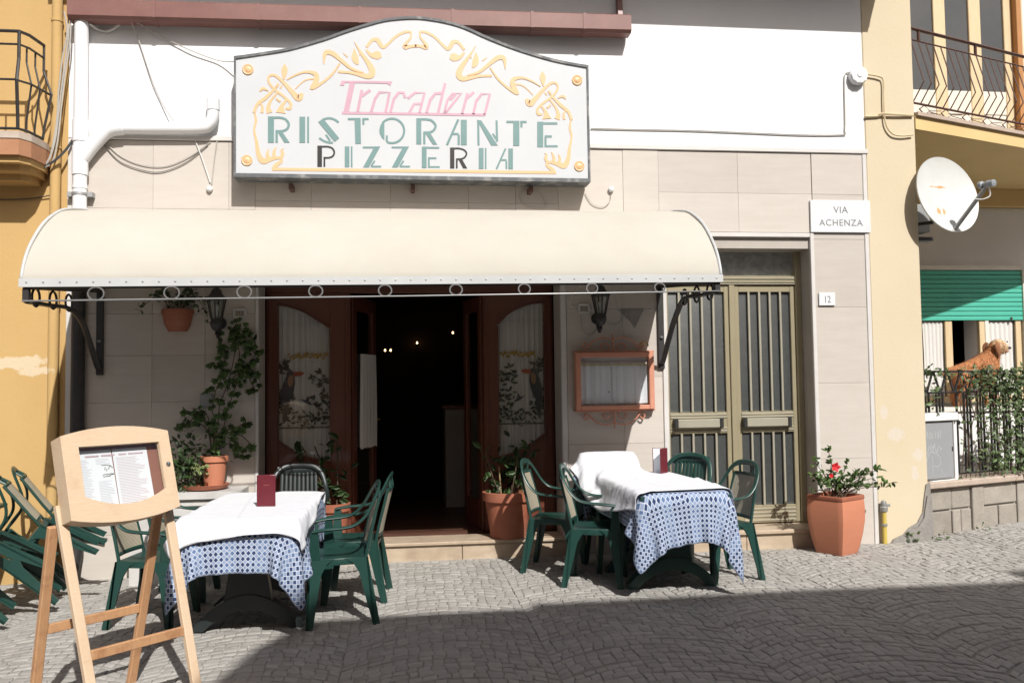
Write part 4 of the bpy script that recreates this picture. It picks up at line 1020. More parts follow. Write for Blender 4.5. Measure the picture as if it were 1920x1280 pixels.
def doorway_plant(label, lab2, x, y, z, r, h, tall, nleaf, seed, lean=0.0):
    R = random.Random(seed)
    t = thing('plant_pot', label, 'plant pot', (x, y, z))
    m = MB(); m.lathe([(r*.72, 0), (r*.84, h*.45), (r*.93, h*.80), (r*1.03, h*.805), (r*1.05, h*.99), (r*.94, h), (r*.90, h*.9)], 26, (x, y, z)); m.build('pot', terracotta, t, smooth=35)
    MB().lathe([(r*.9, h*.9), (.01, h*.92)], 16, (x, y, z)).build('soil', soil, t)
    pl = thing('potted_plant', lab2, 'plant', (x, y, z+h*.92))
    sm = MB(); pts = []
    for k in range(7):
        a = R.uniform(0, 2*PI); q = spline([(x+.3*r*math.cos(a), y+.3*r*math.sin(a), z+h*.9), (x+.7*r*math.cos(a)+lean*.4, y+.5*r*math.sin(a), z+h+tall*.4*R.uniform(.6, 1.2)), (x+1.1*r*math.cos(a)+lean, y+.5*r*math.sin(a), z+h+tall*R.uniform(.5, 1.0))], 6)
        sm.tube(q, .006, 5); pts += q[3:]
    sm.build('stem', stem_mat, pl)
    for k in range(nleaf):
        q = Vector(pts[R.randrange(len(pts))])+Vector((R.gauss(0, .05), R.gauss(0, .035), R.gauss(0, .05)))
        put_leaf(PLANT, q, (R.gauss(0, .8), R.gauss(-.3, .5), R.gauss(.1, .7)), (R.gauss(0, .4), -.6, .8), R.uniform(.06, .11), pl)
    if nleaf > 80:
        st_ = MB()
        for dx in (-.06, .13): st_.tube([(x+dx, y-.02, z+h*.9), (x+dx*1.3, y-.03, z+h+.22)], .006, 6)
        st_.build('cane', mat('bamboo cane', (.35, .26, .13), .6), pl)
p = at(953, 1004, .09)
doorway_plant('large terracotta pot on the sill at the right of the doorway', 'dark leafy plant with canes in the large pot right of the doorway', p.x, .09, .158, .215, .40, .42, 110, 21, .0)
p = at(622, 1000, .10)
doorway_plant('small terracotta pot on the sill behind the left table', 'leafy plant in the small pot by the left door panel', p.x, .10, .158, .155, .34, .55, 75, 5, -.12)

# ------------------------------------------------------------------ menu case on the wall
mc = thing('menu_case', 'salmon painted iron menu case with scrollwork between doorway and street door', 'menu case', (1.86, -.06, 1.5))
x0, x1, z0, z1 = 1.50, 2.205, 1.262, 1.77
m = MB(); fw = .045
m.box(x0, x0+fw, -.115, -.022, z0, z1, .005); m.box(x1-fw, x1, -.115, -.022, z0, z1, .005); m.box(x0+fw, x1-fw, -.114, -.022, z0, z0+.04, .005); m.box(x0+fw, x1-fw, -.114, -.022, z1-.045, z1, .005)
m.box(x0-.012, x1+.012, -.085, -.022, z0-.014, z0-.001, .004); m.box(x0-.012, x1+.012, -.085, -.022, z1+.001, z1+.012, .004)
m.build('frame', orange_iron, mc)
MB().box(x0+fw, x1-fw, -.04, -.022, z0+.04, z1-.045).build('back_board', paper, mc)
MB().box(x0+fw, x1-fw, -.098, -.094, z0+.04, z1-.045).build('pane', pane_glass, mc)
for a, b, tz in ((x0+fw+.006, 1.825, 1.68), (1.832, x1-fw-.006, 1.68)):
    cu = MB(); N = 30
    for i in range(N+1):
        x = a+(b-a)*i/N; y = -.062+.007*math.sin(i*.8)+.003*math.sin(i*2.1); cu.v += [(x, y, z0+.055), (x, y, tz)]
    for i in range(N): cu.f.append((2*i, 2*i+2, 2*i+3, 2*i+1))
    cu.build('paper_curtain', paper, mc, smooth=60, fix=False)
    MB().box(a+.004, b-.004, -.078, -.074, tz-.028, tz-.012).build('gold_band', mat('gold band', (.50, .42, .22), .6), mc)
MB().tube([(1.79, -.105, 1.42), (1.79, -.13, 1.42)], .006, 6).build('latch', dark_iron, mc)
def scroll(cx, cz, w, up, name='scrollwork'):
    s = 1 if up else -1
    for k in (-1, 1):
        m = MB(); Y = -.06
        pts = []
        for t in np.linspace(0, 1, 14): pts.append((cx+k*(w-.0-.03-.03*math.cos(t*4.6+2)), Y, cz+s*(.035-.03*math.sin(t*4.6+2)*(1)*.9)))
        out_ = spline([(cx+k*.02, Y, cz+s*.11), (cx+k*.10, Y, cz+s*.118), (cx+k*.18, Y, cz+s*.085), (cx+k*(w-.05), Y, cz+s*.02), (cx+k*(w-.015), Y, cz+s*.045), (cx+k*(w-.035), Y, cz+s*.072), (cx+k*(w-.06), Y, cz+s*.05)], 6)
        m.tube(out_, .007, 6)
        m.tube(spline([(cx+k*.03, Y, cz+s*.005), (cx+k*.05, Y, cz+s*.06), (cx+k*.095, Y, cz+s*.065), (cx+k*.11, Y, cz+s*.035), (cx+k*.085, Y, cz+s*.02)], 6), .006, 6)
        m.build(name, orange_iron, mc, smooth=60)
    m = MB(); m.tube([(cx, -.06, cz), (cx, -.06, cz+s*.15)], [.009, .006], 6); m.lathe([(.003, -.02), (.016, 0), (.003, .02)], 8, (cx, -.06, cz+s*.10)); m.build(name, orange_iron, mc, smooth=60)
scroll(1.85, z0-.012, .29, False); scroll(1.85, z1+.012, .29, True)
m = MB(); r = .03; c = Vector((2.135, -.07, z1+.055)); m.tube([c+Vector((r*math.cos(a), 0, r*1.3*math.sin(a))) for a in [PI*k/10*1.1-.1 for k in range(11)]], .007, 6); m.build('hasp', mat('brass', (.5, .36, .15), .3), mc, smooth=60)
# ------------------------------------------------------------------ plastic armchairs
def make_chair(name, solid=False):
    """faces -y, stands on z = 0"""
    t = thing(name, '', 'chair')
    mt = black_pl if solid == 'dark' else green_pl
    # seat: a dished plate with a rounded rim
    m = MB(); out = [(-.215, -.235), (-.19, -.258), (.19, -.258), (.215, -.235), (.235, -.05), (.225, .17), (.19, .205), (-.19, .205), (-.225, .17), (-.235, -.05)]
    n = len(out)
    for sc, z in ((.985, .395), (1.0, .43), (.985, .438), (.93, .44), (.5, .428)):
        m.v += [(x*sc, y*sc, z) for x, y in out]
    for r in range(4):
        for i in range(n): m.f.append((r*n+i, r*n+(i+1) % n, (r+1)*n+(i+1) % n, (r+1)*n+i))
    m.f.append(tuple(4*n+i for i in range(n)))
    m.build('seat', mt, t, smooth=40, fix=False)
    # legs: L-shaped tapering shells
    for s in (-1, 1):
        sh = lambda x, y, z: (x+s*.032*(1-z/.44), y, z)
        m = MB()
        m.prism([(-.255, .437), (-.06, .437), (-.115, .405), (-.155, .34), (-.205, .0), (-.262, .0)], lambda a, b, d: sh(s*d, a-.02*(1-b/.44), b), .222, .238)
        m.prism([(.238, .437), (.10, .437), (.155, .41), (.18, .34), (.196, .0), (.238, .0)], lambda a, b, d: sh(s*a, d-.02*(1-b/.44), b), -.256, -.240)
        m.prism([(-.256, .436), (-.165, .436), (-.178, .53), (-.175, .60), (-.20, .622), (-.24, .622)], lambda a, b, d: (s*(d+.03*max(0, (b-.436)/.19)), a, b), .222, .240)
        m.build('leg', mt, t, smooth=30)
        m = MB()
        m.prism([(.205, .437), (.02, .437), (.085, .405), (.125, .34), (.19, .0), (.245, .0)], lambda a, b, d: sh(s*d, a+.05*(1-b/.44), b), .218, .234)
        m.prism([(.234, .437), (.11, .437), (.155, .40), (.178, .33), (.196, .0), (.234, .0)], lambda a, b, d: sh(s*a, d+.05*(1-b/.44), b), .190, .206)
        m.build('leg', mt, t, smooth=30)
    # arm and back loop in one sweep
    half = [(.252, -.225, .618), (.268, -.12, .632), (.275, .02, .640), (.274, .11, .658), (.262, .185, .71), (.244, .235, .775), (.212, .272, .835), (.150, .298, .878), (.075, .310, .893), (0, .313, .897)]
    path = spline(half+[(-x, y, z) for x, y, z in half[-2::-1]], 4)
    ups = []
    for x, y, z in path: ups.append((0, 0, 1) if z < .65 else (0, -.35-(z-.65)*2.2, 1-(z-.65)*3.2))
    m = MB(); m.tube(path, .023, 10, up=ups, ell=.5); m.build('arm_loop', mt, t, smooth=60)
    by = lambda z: .190+.095*((z-.44)/.4)+.02*((z-.44)/.4)**2
    curve = lambda x, z: by(z)+.03*(1-(x/.2)**2)*.9
    if not solid:
        m = MB()
        for s in (-1, 1):
            m = MB(); m.tube([(s*.205, by(.41), .41), (s*.200, by(.55), .55), (s*.188, by(.70)+.004, .70), (s*.175, by(.81), .81)], .016, 8, ell=.8, up=(0, 1, 0)); m.build('back_post', mt, t, smooth=60)
        m = MB()
        z, hw = .475, .2; m.tube([(hw*k, curve(hw*k, z), z) for k in (-1, -.6, -.2, .2, .6, 1)], .015, 8, up=(0, 1, 0), ell=.7); m.build('back_rail', mt, t, smooth=60); m = MB()
        for z, hw in ((.80, .176),): m.tube([(hw*k, curve(hw*k, z), z) for k in (-1, -.6, -.2, .2, .6, 1)], .015, 8, up=(0, 1, 0), ell=.7)
        m.tube([(-.11, curve(.11, .80), .80), (-.10, .298, .878)], .013, 6); m.tube([(.11, curve(.11, .80), .80), (.10, .298, .878)], .013, 6)
        m.build('back_frame', mt, t, smooth=60)
        m = MB(); nx, nz = 10, 6
        for d in (-.006, .006):
            for j in range(nz+1):
                for i in range(nx+1):
                    z = .485+.305*j/nz; hw = .192-.022*j/nz; x = hw*(2*i/nx-1); m.v.append((x, curve(x, z)+d, z))
        K = (nx+1)*(nz+1)
        for o_ in (0, K):
            for j in range(nz):
                for i in range(nx): a = o_+j*(nx+1)+i; m.f.append((a, a+1, a+nx+2, a+nx+1))
        m.build('woven_panel', rattan, t, smooth=60, fix=False)
    else:
        m = MB()
        for k in range(9):
            x0 = -.19+.38*k/9+.004; x1 = x0+.034
            zs = [.47, .60, .72, .83]
            P = [(((x0+x1)/2)*(1-.12*(z-.44)), curve((x0+x1)/2, z), z) for z in zs]
            m.tube(P, .017, 6, up=(0, 1, 0), ell=.35)
        m.build('back_slats', mt, t, smooth=50)
        m = MB(); m.tube([(.2*k, curve(.2*k, .465), .465) for k in (-1, -.5, 0, .5, 1)], .02, 8, up=(0, 1, 0), ell=.5); m.build('back_rail', mt, t, smooth=60)
        m = MB()
        m.tube([(.205*k, curve(.19*k, .85)-.003, .85) for k in (-1, -.5, 0, .5, 1)], .035, 8, up=(0, 1, 0), ell=.35)
        m.build('back_frame', mt, t, smooth=60)
    for ch in t.children:
        for v in ch.data.vertices: v.co = (v.co.x*.85, v.co.y*.80, v.co.z*.965)
    return t
GW = 'green plastic armchairs with woven backs'; GS = 'green armchairs leaning by the ochre wall'; GD = 'all plastic slatted armchairs at the table ends'
ch0 = make_chair('armchair'); used = [0]
def place(label, x, y, rz, group=GW, tilt=None, z=None, first=[True]):
    if first[0]: o = ch0; first[0] = False
    else: o = copy_tree(ch0)
    o['label'] = label; o['group'] = group
    M = Matrix.Translation((x, y, gz(x)+.001 if z is None else z)) @ Matrix.Rotation(rz, 4, 'Z')
    if tilt: M = M @ Matrix.Translation((0, .0, 0)) @ Matrix.Rotation(tilt, 4, 'X') @ Matrix.Translation((0, .28, 0))
    o.matrix_world = M; return o
D_ = math.radians
# facing -x is rz = -90 deg, facing +x is rz = +90 deg
place('front green armchair on the right side of the left table, nearest the camera', -.415, -1.80, D_(-84))
place('second green armchair on the right side of the left table, behind the front one', -.34, -1.22, D_(-94))
place('front green armchair with beige back left of the left table, seen past the wooden easel', -1.66, -1.52, D_(80))
place('rear green armchair left of the left table, half hidden behind the menu board', -1.63, -.88, D_(88))
place('front green armchair on the left side of the right table', 1.43, -1.10, D_(72))
place('rear green armchair left of the right table, before the big doorway pot', 1.21, -.56, D_(68))
place('woven back green armchair right of the right table, back to the street door', 2.42, -1.10, D_(-78))
# chairs tipped back against each other by the ochre wall
place('tipped green armchair with beige back nearest the doorway side of the leaning row', -2.66, -.40, D_(-72), GS, D_(50), gz(-2.7)+.002)
place('tipped green armchair in the middle of the leaning row by the ochre wall', -2.55, -.86, D_(-73), GS, D_(52), gz(-2.7)+.002)
place('tipped green armchair of the leaning row cut by the left edge of the picture', -2.68, -1.34, D_(-74), GS, D_(52), gz(-2.8)+.002)
place('tipped green armchair nearest the camera, only a leg showing at the left edge', -2.98, -1.84, D_(-90), GS, D_(50), gz(-3)+.002)
cs = make_chair('armchair', 'dark'); cs['label'] = 'dark slatted plastic armchair at the wall end of the left table'; cs['group'] = GD
cs.matrix_world = Matrix.Translation((-.86, -.34, gz(-.9))) @ Matrix.Rotation(D_(4), 4, 'Z')
ck = make_chair('armchair', 'green'); ck['label'] = 'green slatted plastic armchair at the far right corner of the right table'; ck['group'] = GD
ck.matrix_world = Matrix.Translation((2.30, -.42, 0)) @ Matrix.Rotation(D_(-46), 4, 'Z')

# ------------------------------------------------------------------ tables
def make_table(label, cx, cy, rz, L, W=.73, H=.715, mt=green_pl):
    t = thing('dining_table', label, 'table')
    m = MB(); m.box(-W/2+.022, W/2-.022, -L/2+.022, L/2-.022, H-.042, H-.010, .008); m.build('tabletop', mt, t)
    m = MB(); m.box(-W/2+.06, W/2-.06, -L/2+.06, L/2-.06, H-.062, H-.041, .004); m.build('apron', mt, t)
    for s in (-1, 1):
        y = s*(L/2-.40)
        m = MB(); n = 12; lo = []; hi = []
        for i in range(n+1):
            u = -1+2*i/n; hi.append((u*.34, .03+.19*(1-abs(u)**1.9))); 
        for i in range(n+1):
            u = -1+2*i/n; lo.append((u*.27, .0+.125*(1-abs(u)**2.2)))
        m.prism([(-.345, 0)]+hi+[(.345, 0)]+lo[::-1], lambda a, b, d: (a, y+d*(1+.0*abs(a)), b), -.045, .045); m.build('foot', mt, t, smooth=30)
        m = MB(); m.prism([(-.15, .17), (.15, .17), (.11, .40), (.16, H-.07), (-.16, H-.07), (-.11, .40)], lambda a, b, d: (a, y+d, b), -.035, .035); m.build('pedestal', mt, t)
    m = MB(); m.tube([(0, -L/2+.42, .33), (0, L/2-.42, .33)], .022, 8); m.build('stretcher', mt, t, smooth=60)
    t.matrix_world = Matrix.Translation((cx, cy, gz(cx))) @ Matrix.Rotation(rz, 4, 'Z'); return t

tb = make_table('bare green table by the ochre wall with armchairs tipped against it', -3.42, -1.0, 0, 1.38)
# ---- cloth: position based dynamics on a grid, draped over boxes
def drape(size, res, M, boxes, z0, steps=170, margin=.011, seed=0, wrinkle=.004, ground=.01, init=None, under=None, wind=(0, 0, 0)):
    rs = np.random.RandomState(seed)
    nx, ny = int(size[0]/res)+1, int(size[1]/res)+1
    U, Vv = np.meshgrid(np.linspace(-size[0]/2, size[0]/2, nx), np.linspace(-size[1]/2, size[1]/2, ny), indexing='ij')
    P = np.stack([U, Vv, np.full_like(U, z0)], -1)
    if init is not None: P = init(P, U, Vv)
    P[..., 2] += rs.uniform(-wrinkle, wrinkle, P[..., 2].shape)
    Mn = np.array(M); P = P @ Mn[:3, :3].T + Mn[:3, 3]
    dx, dy = size[0]/(nx-1), size[1]/(ny-1); X = P.copy(); dt = .02
    cons = []
    def C_(sa, sb, L, k): cons.append((sa, sb, L, k))
    S = slice
    for par in (0, 1):
        C_((S(par, nx-1, 2), S(None)), (S(par+1, nx, 2), S(None)), dx, 1.0); C_((S(None), S(par, ny-1, 2)), (S(None), S(par+1, ny, 2)), dy, 1.0)
    dg_ = math.hypot(dx, dy)
    for par in (0, 1):
        C_((S(par, nx-1, 2), S(0, ny-1)), (S(par+1, nx, 2), S(1, ny)), dg_, .35); C_((S(par, nx-1, 2), S(1, ny)), (S(par+1, nx, 2), S(0, ny-1)), dg_, .35)
    C_((S(0, nx-2), S(None)), (S(2, nx), S(None)), 2*dx, .12); C_((S(None), S(0, ny-2)), (S(None), S(2, ny)), 2*dy, .12)
    bx = [(np.array(Mb), np.linalg.inv(np.array(Mb)), np.array(h)) for Mb, h in boxes]
    for st in range(steps):
        v = (P-X)*.97; X = P.copy(); P = P+v; P[..., 2] -= 9.8*dt*dt
        P += np.array(wind)*dt*dt
        for it in range(9):
            for sa, sb, L, k in cons:
                d = P[sb]-P[sa]; l = np.sqrt((d*d).sum(-1, keepdims=True))+1e-9; c = d*((l-L)/l*.5*k)
                if k < .2: c = np.where(l < L, c, 0)
                P[sa] += c; P[sb] -= c
        for Mb, Mi, h in bx:
            q = P @ Mi[:3, :3].T + Mi[:3, 3]; hh = h+margin
            a = hh-np.abs(q); ins = (a > 0).all(-1)
            if ins.any():
                aa = a.copy(); aa[..., 2] *= .4; ax = aa.argmin(-1)
                for k in range(3):
                    s_ = ins & (ax == k)
                    if k == 2: s_ = s_ & (q[..., 2] > 0)
                    q[..., k] = np.where(s_, np.sign(q[..., k])*hh[k], q[..., k])
                Pn = q @ Mb[:3, :3].T + Mb[:3, 3]; nv = Mb[:3, :3].T[ax]
                tg = X-P; tg = tg-nv*(tg*nv).sum(-1, keepdims=True); Pn = Pn+tg*.7
                P = np.where(ins[..., None], Pn, P); X = np.where(ins[..., None], P-(P-X)*.1, X)
        if under is not None and (st % 6 == 0 or st > steps-8): P = push_off(P, under, margin)
        P[..., 2] = np.maximum(P[..., 2], ground)
    return P, U, Vv
def grid_normals(P, outward):
    du = np.gradient(P, axis=0); dv = np.gradient(P, axis=1); n = np.cross(du, dv); n /= np.linalg.norm(n, axis=-1, keepdims=True)+1e-9
    s_ = np.sign((n*(P-outward)).sum(-1, keepdims=True)); return n if n[..., 2].sum() > 0 else -n
def push_off(P, under, gap):
    A_, Nn = under; sh = P.shape; q = P.reshape(-1, 3); out = q.copy()
    for i in range(0, len(q), 800):
        d = ((q[i:i+800, None, :]-A_[None])**2).sum(-1); j = d.argmin(1); near = d[np.arange(len(j)), j] < .05**2
        h = ((q[i:i+800]-A_[j])*Nn[j]).sum(-1); c = np.where(near & (h < gap), gap-h, 0)
        out[i:i+800] = q[i:i+800]+Nn[j]*c[:, None]
    return out.reshape(sh)
def cloth_obj(name, P, U, Vv, mt, label, cat, group=None, sub=True):
    nx, ny = U.shape; m = MB(); m.v = [tuple(p) for p in P.reshape(-1, 3)]
    u, v = U.reshape(-1), Vv.reshape(-1); m.uv = {i: (u[i], v[i]) for i in range(len(u))}
    m.f = [(i*ny+j, (i+1)*ny+j, (i+1)*ny+j+1, i*ny+j+1) for i in range(nx-1) for j in range(ny-1)]
    o = m.build(name, mt, None, smooth=180, fix=False)
    if sub: md = o.modifiers.new('smooth', 'SUBSURF'); md.levels = 1; md.render_levels = 1
    md = o.modifiers.new('thickness', 'SOLIDIFY'); md.thickness = .0012; md.offset = 0
    return tag(o, label, cat, group)
def cloth_mat(name, blue):
    m = bpy.data.materials.new(name); m.use_nodes = True; nt = m.node_tree; L = nt.links.new; b = nt.nodes['Principled BSDF']
    b.inputs['Roughness'].default_value = .85; b.inputs['Specular IOR Level'].default_value = .2
    if blue:
        uv = nd(nt, 'ShaderNodeUVMap'); sp = nd(nt, 'ShaderNodeSeparateXYZ'); L(uv.outputs[0], sp.inputs[0])
        def mm(op, a, bb=0.0):
            q = nd(nt, 'ShaderNodeMath', operation=op)
            for i, v in enumerate((a, bb)):
                if isinstance(v, (int, float)): q.inputs[i].default_value = v
                else: L(v, q.inputs[i])
            return q.outputs[0]
        c = .0225*1.414
        a_ = mm('DIVIDE', mm('ADD', sp.outputs[0], sp.outputs[1]), c); b_ = mm('DIVIDE', mm('SUBTRACT', sp.outputs[0], sp.outputs[1]), c)
        fa, fb = mm('FRACT', a_), mm('FRACT', b_); ia, ib = mm('FLOOR', a_), mm('FLOOR', b_)
        par = mm('ABSOLUTE', mm('MODULO', mm('ADD', ia, ib), 2.0))
        edge = mm('MAXIMUM', mm('ABSOLUTE', mm('SUBTRACT', fa, .5)), mm('ABSOLUTE', mm('SUBTRACT', fb, .5)))
        line = mm('GREATER_THAN', edge, .425)
        # columns of the print alternate between navy and mid blue
        col = mm('GREATER_THAN', mm('FRACT', mm('DIVIDE', sp.outputs[0], c*6.0)), .62)
        dk = nd(nt, 'ShaderNodeMix', data_type='RGBA'); dk.inputs[6].default_value = (.026, .045, .11, 1); dk.inputs[7].default_value = (.10, .155, .28, 1); L(col, dk.inputs[0])
        m1 = nd(nt, 'ShaderNodeMix', data_type='RGBA'); L(par, m1.inputs[0]); L(dk.outputs[2], m1.inputs[6]); m1.inputs[7].default_value = (.25, .31, .44, 1)
        m2 = nd(nt, 'ShaderNodeMix', data_type='RGBA'); L(line, m2.inputs[0]); L(m1.outputs[2], m2.inputs[6]); m2.inputs[7].default_value = (.48, .52, .60, 1)
        L(m2.outputs[2], b.inputs['Base Color'])
    else: b.inputs['Base Color'].default_value = (.66, .67, .71, 1)
    crease = None
    if not blue:
        uv = nd(nt, 'ShaderNodeUVMap'); sp = nd(nt, 'ShaderNodeSeparateXYZ'); L(uv.outputs[0], sp.inputs[0])
        for ch_, off in ((0, .0), (1, -.42), (1, .0), (1, .42)):
            a1 = nd(nt, 'ShaderNodeMath', operation='SUBTRACT'); L(sp.outputs[ch_], a1.inputs[0]); a1.inputs[1].default_value = off
            a2 = nd(nt, 'ShaderNodeMath', operation='ABSOLUTE'); L(a1.outputs[0], a2.inputs[0])
            a3 = nd(nt, 'ShaderNodeMapRange'); a3.inputs[1].default_value = 0; a3.inputs[2].default_value = .012; a3.inputs[3].default_value = 1; a3.inputs[4].default_value = 0; L(a2.outputs[0], a3.inputs[0])
            if crease is None: crease = a3.outputs[0]
            else:
                mxx = nd(nt, 'ShaderNodeMath', operation='MAXIMUM'); L(crease, mxx.inputs[0]); L(a3.outputs[0], mxx.inputs[1]); crease = mxx.outputs[0]
    n = nd(nt, 'ShaderNodeTexNoise'); n.inputs['Scale'].default_value = 14; n.inputs['Detail'].default_value = 4
    tc = nd(nt, 'ShaderNodeTexCoord'); L(tc.outputs['Object'], n.inputs['Vector'])
    bp = nd(nt, 'ShaderNodeBump'); bp.inputs['Strength'].default_value = .4; bp.inputs['Distance'].default_value = .02; L(n.outputs['Fac'], bp.inputs['Height']); L(bp.outputs[0], b.inputs['Normal'])
    if crease is not None:
        b2 = nd(nt, 'ShaderNodeBump'); b2.inputs['Strength'].default_value = .6; b2.inputs['Distance'].default_value = .006; L(crease, b2.inputs['Height']); L(bp.outputs[0], b2.inputs['Normal']); L(b2.outputs[0], b.inputs['Normal'])
    return m
blue_cloth, white_cloth = cloth_mat('blue diamond print cloth', True), cloth_mat('white table cloth', False)
H = .715
t1c = (-.975, -1.60, D_(-1.5)); t2c = (1.94, -1.05, D_(1))
make_table('left dining table with dark arched feet under blue and white cloths', *t1c, 1.38, mt=black_pl)
make_table('right dining table with green arched feet under a rumpled white cloth', *t2c, 1.38, .71)
def boxm(c, dz=0): return Matrix.Translation((c[0], c[1], gz(c[0])+H/2)) @ Matrix.Rotation(c[2], 4, 'Z')
B1 = boxm(t1c); B2 = boxm(t2c)
def arms(*chairs):
    r = []
    for x, y, d in chairs:
        for s in (-1, 1): r.append((Matrix.Translation((x, y, gz(x))) @ Matrix.Rotation(D_(d), 4, 'Z') @ Matrix.Translation((s*.228, -.10, .50)), (.035, .105, .115)))
    return r
AR1 = []; AR2 = arms((2.42, -1.10, -78), (1.72, -.60, 3))
P, U, Vv = drape((1.22, 1.82), .029, B1, [(B1, (.365, .69, H/2))], H/2+.03, seed=1, wrinkle=.006)
cloth_obj('patterned_tablecloth', P, U, Vv, blue_cloth, 'blue diamond print tablecloth hanging from the left table', 'tablecloth', 'blue tablecloths')
nn = grid_normals(P, np.array([t1c[0], t1c[1], .4])); und = (P.reshape(-1, 3), nn.reshape(-1, 3))
P, U, Vv = drape((.91, 1.50), .026, B1 @ Matrix.Rotation(D_(2.5), 4, 'Z') @ Matrix.Translation((-.015, -.005, 0)), [(B1, (.365, .69, H/2))], H/2+.04, seed=2, margin=.0165, under=und, wrinkle=.008, steps=150)
cloth_obj('white_overcloth', P, U, Vv, white_cloth, 'neat white overcloth lying on the left table with the menu holder', 'tablecloth', 'white overcloths')
ce = make_chair('armchair', 'green'); ce['label'] = 'green armchair at the wall end of the right table, its back under the cloth'; ce['group'] = GD
ce.matrix_world = Matrix.Translation((1.72, -.60, 0)) @ Matrix.Rotation(D_(3), 4, 'Z')
cxl = Matrix.Translation((1.71, -.345, .446)) @ Matrix.Rotation(D_(3), 4, 'Z'); cbx = (cxl, (.25, .075, .445))
P, U, Vv = drape((1.22, 2.20), .029, B2 @ Matrix.Rotation(D_(3), 4, 'Z') @ Matrix.Translation((.03, .14, 0)), [(B2, (.355, .69, H/2)), cbx]+AR2, H/2+.25, seed=3, wrinkle=.012, steps=190)
cloth_obj('patterned_tablecloth', P, U, Vv, blue_cloth, 'blue diamond print tablecloth flaring out at the right corner of the right table', 'tablecloth', 'blue tablecloths')
nn = grid_normals(P, np.array([t2c[0], t2c[1], .4])); und = (P.reshape(-1, 3), nn.reshape(-1, 3))
def fold(P, U, Vv):
    Q = P.copy(); Q[..., 2] += .05+.04*np.sin(U*9+Vv*3)+.03*np.sin(Vv*11-U*4); return Q
P, U, Vv = drape((.88, 1.78), .026, B2 @ Matrix.Rotation(D_(7), 4, 'Z') @ Matrix.Translation((-.05, .20, 0)), [(B2, (.355, .69, H/2)), cbx]+AR2, H/2+.28, seed=4, margin=.0165, under=und, wrinkle=.03, steps=170, init=fold)
cloth_obj('white_overcloth', P, U, Vv, white_cloth, 'rumpled white overcloth thrown askew over the right table', 'tablecloth', 'white overcloths')

# ---- menu folders standing on the tables
def folder(label, x, y, rz, z, op=.5):
    t = thing('menu_folder', label, 'menu', group='burgundy menu folders on the tables')
    for s in (-1, 1):
        M = Matrix.Translation((-.058, 0, 0)) @ Matrix.Rotation(s*op, 4, 'Z') @ Matrix.Translation((.058, 0, 0))
        m = MB(); m.box(-.056, .058, s*.001, s*.005, 0, .212, .0015, M); m.build('cover', menu_red, t)
        m = MB(); m.box(-.052, .052, -s*.0012, -s*.004, .006, .208, 0, M); m.build('page', paper, t)
    m = MB(); m.tube([(-.060, 0, 0), (-.060, 0, .212)], .006, 8); m.build('spine', menu_red, t, smooth=60)
    m = MB()
    M = Matrix.Translation((-.058, 0, 0)) @ Matrix.Rotation(-op, 4, 'Z') @ Matrix.Translation((.058, 0, 0))
    for k, (a, b) in enumerate([(-.018, -.010), (-.008, .0), (.002, .008), (.010, .018)]): m.box(a, b, -.0058, -.0051, .145+.002*(k % 2), .151, 0, M)
    m.build('gilt_lettering', mat('faded gilt', (.25, .10, .08), .4), t)
    t.matrix_world = Matrix.Translation((x, y, z)) @ Matrix.Rotation(rz, 4, 'Z'); return t
zt1 = gz(-.9)+H+.017
p = gr(501, 951, zt1); folder('burgundy menu folder standing on the white cloth of the left table', p.x, p.y, D_(8), zt1, .28)
p = gr(1235, 886, H+.03); folder('burgundy menu folder standing edge on at the right table with pages showing', p.x+.02, p.y, D_(196), H+.022, .5)

# ------------------------------------------------------------------ wooden easel with the menu box
ez = thing('menu_easel', 'tall pine easel with an arched wooden menu box in the left foreground', 'easel', (-1.399, -3.179, 0))
a_ = .83; n_ = Vector((math.sin(a_), -math.cos(a_), 0)); w_ = Vector((math.cos(a_), math.sin(a_), 0)); c_ = Vector((-1.399, -3.179, gz(-1.4)))
def leg(a, b, wd=.046, th=.030):
    m = MB(); m.bar(a, b, wd, th, w_, .004); return m.build('leg', wood_pine, ez)
tops = {s: c_+w_*s*.271+Vector((0, 0, .994)) for s in (-1, 1)}; ft = {s: c_+w_*s*.251+n_*.324 for s in (-1, 1)}; rt = {s: c_+w_*s*.251-n_*.26 for s in (-1, 1)}
for s in (-1, 1):
    m = MB(); m.bar(ft[s], tops[s], .046, .030, w_, .004); m.build('front_leg', wood_pale, ez)
    m = MB(); b = tops[s]-n_*.034; d = (b-rt[s]); m.bar(rt[s], rt[s]+d*.90, .046, .030, w_, .004); m.build('rear_leg', wood_pine, ez)
def lerp(a, b, t): return a+(b-a)*t
for nm, A_, d_, zt in (('front_rail', ft, 1, .34), ('rear_rail', rt, -1, .40)):
    q = [lerp(A_[s], tops[s]-(n_*.034 if d_ < 0 else n_*0), zt/.994)+n_*d_*.0 for s in (-1, 1)]
    m = MB(); m.bar(q[0]+w_*.024, q[1]-w_*.024, .045, .022, Vector((0, 0, 1)), .003); m.build(nm, wood_pine, ez)
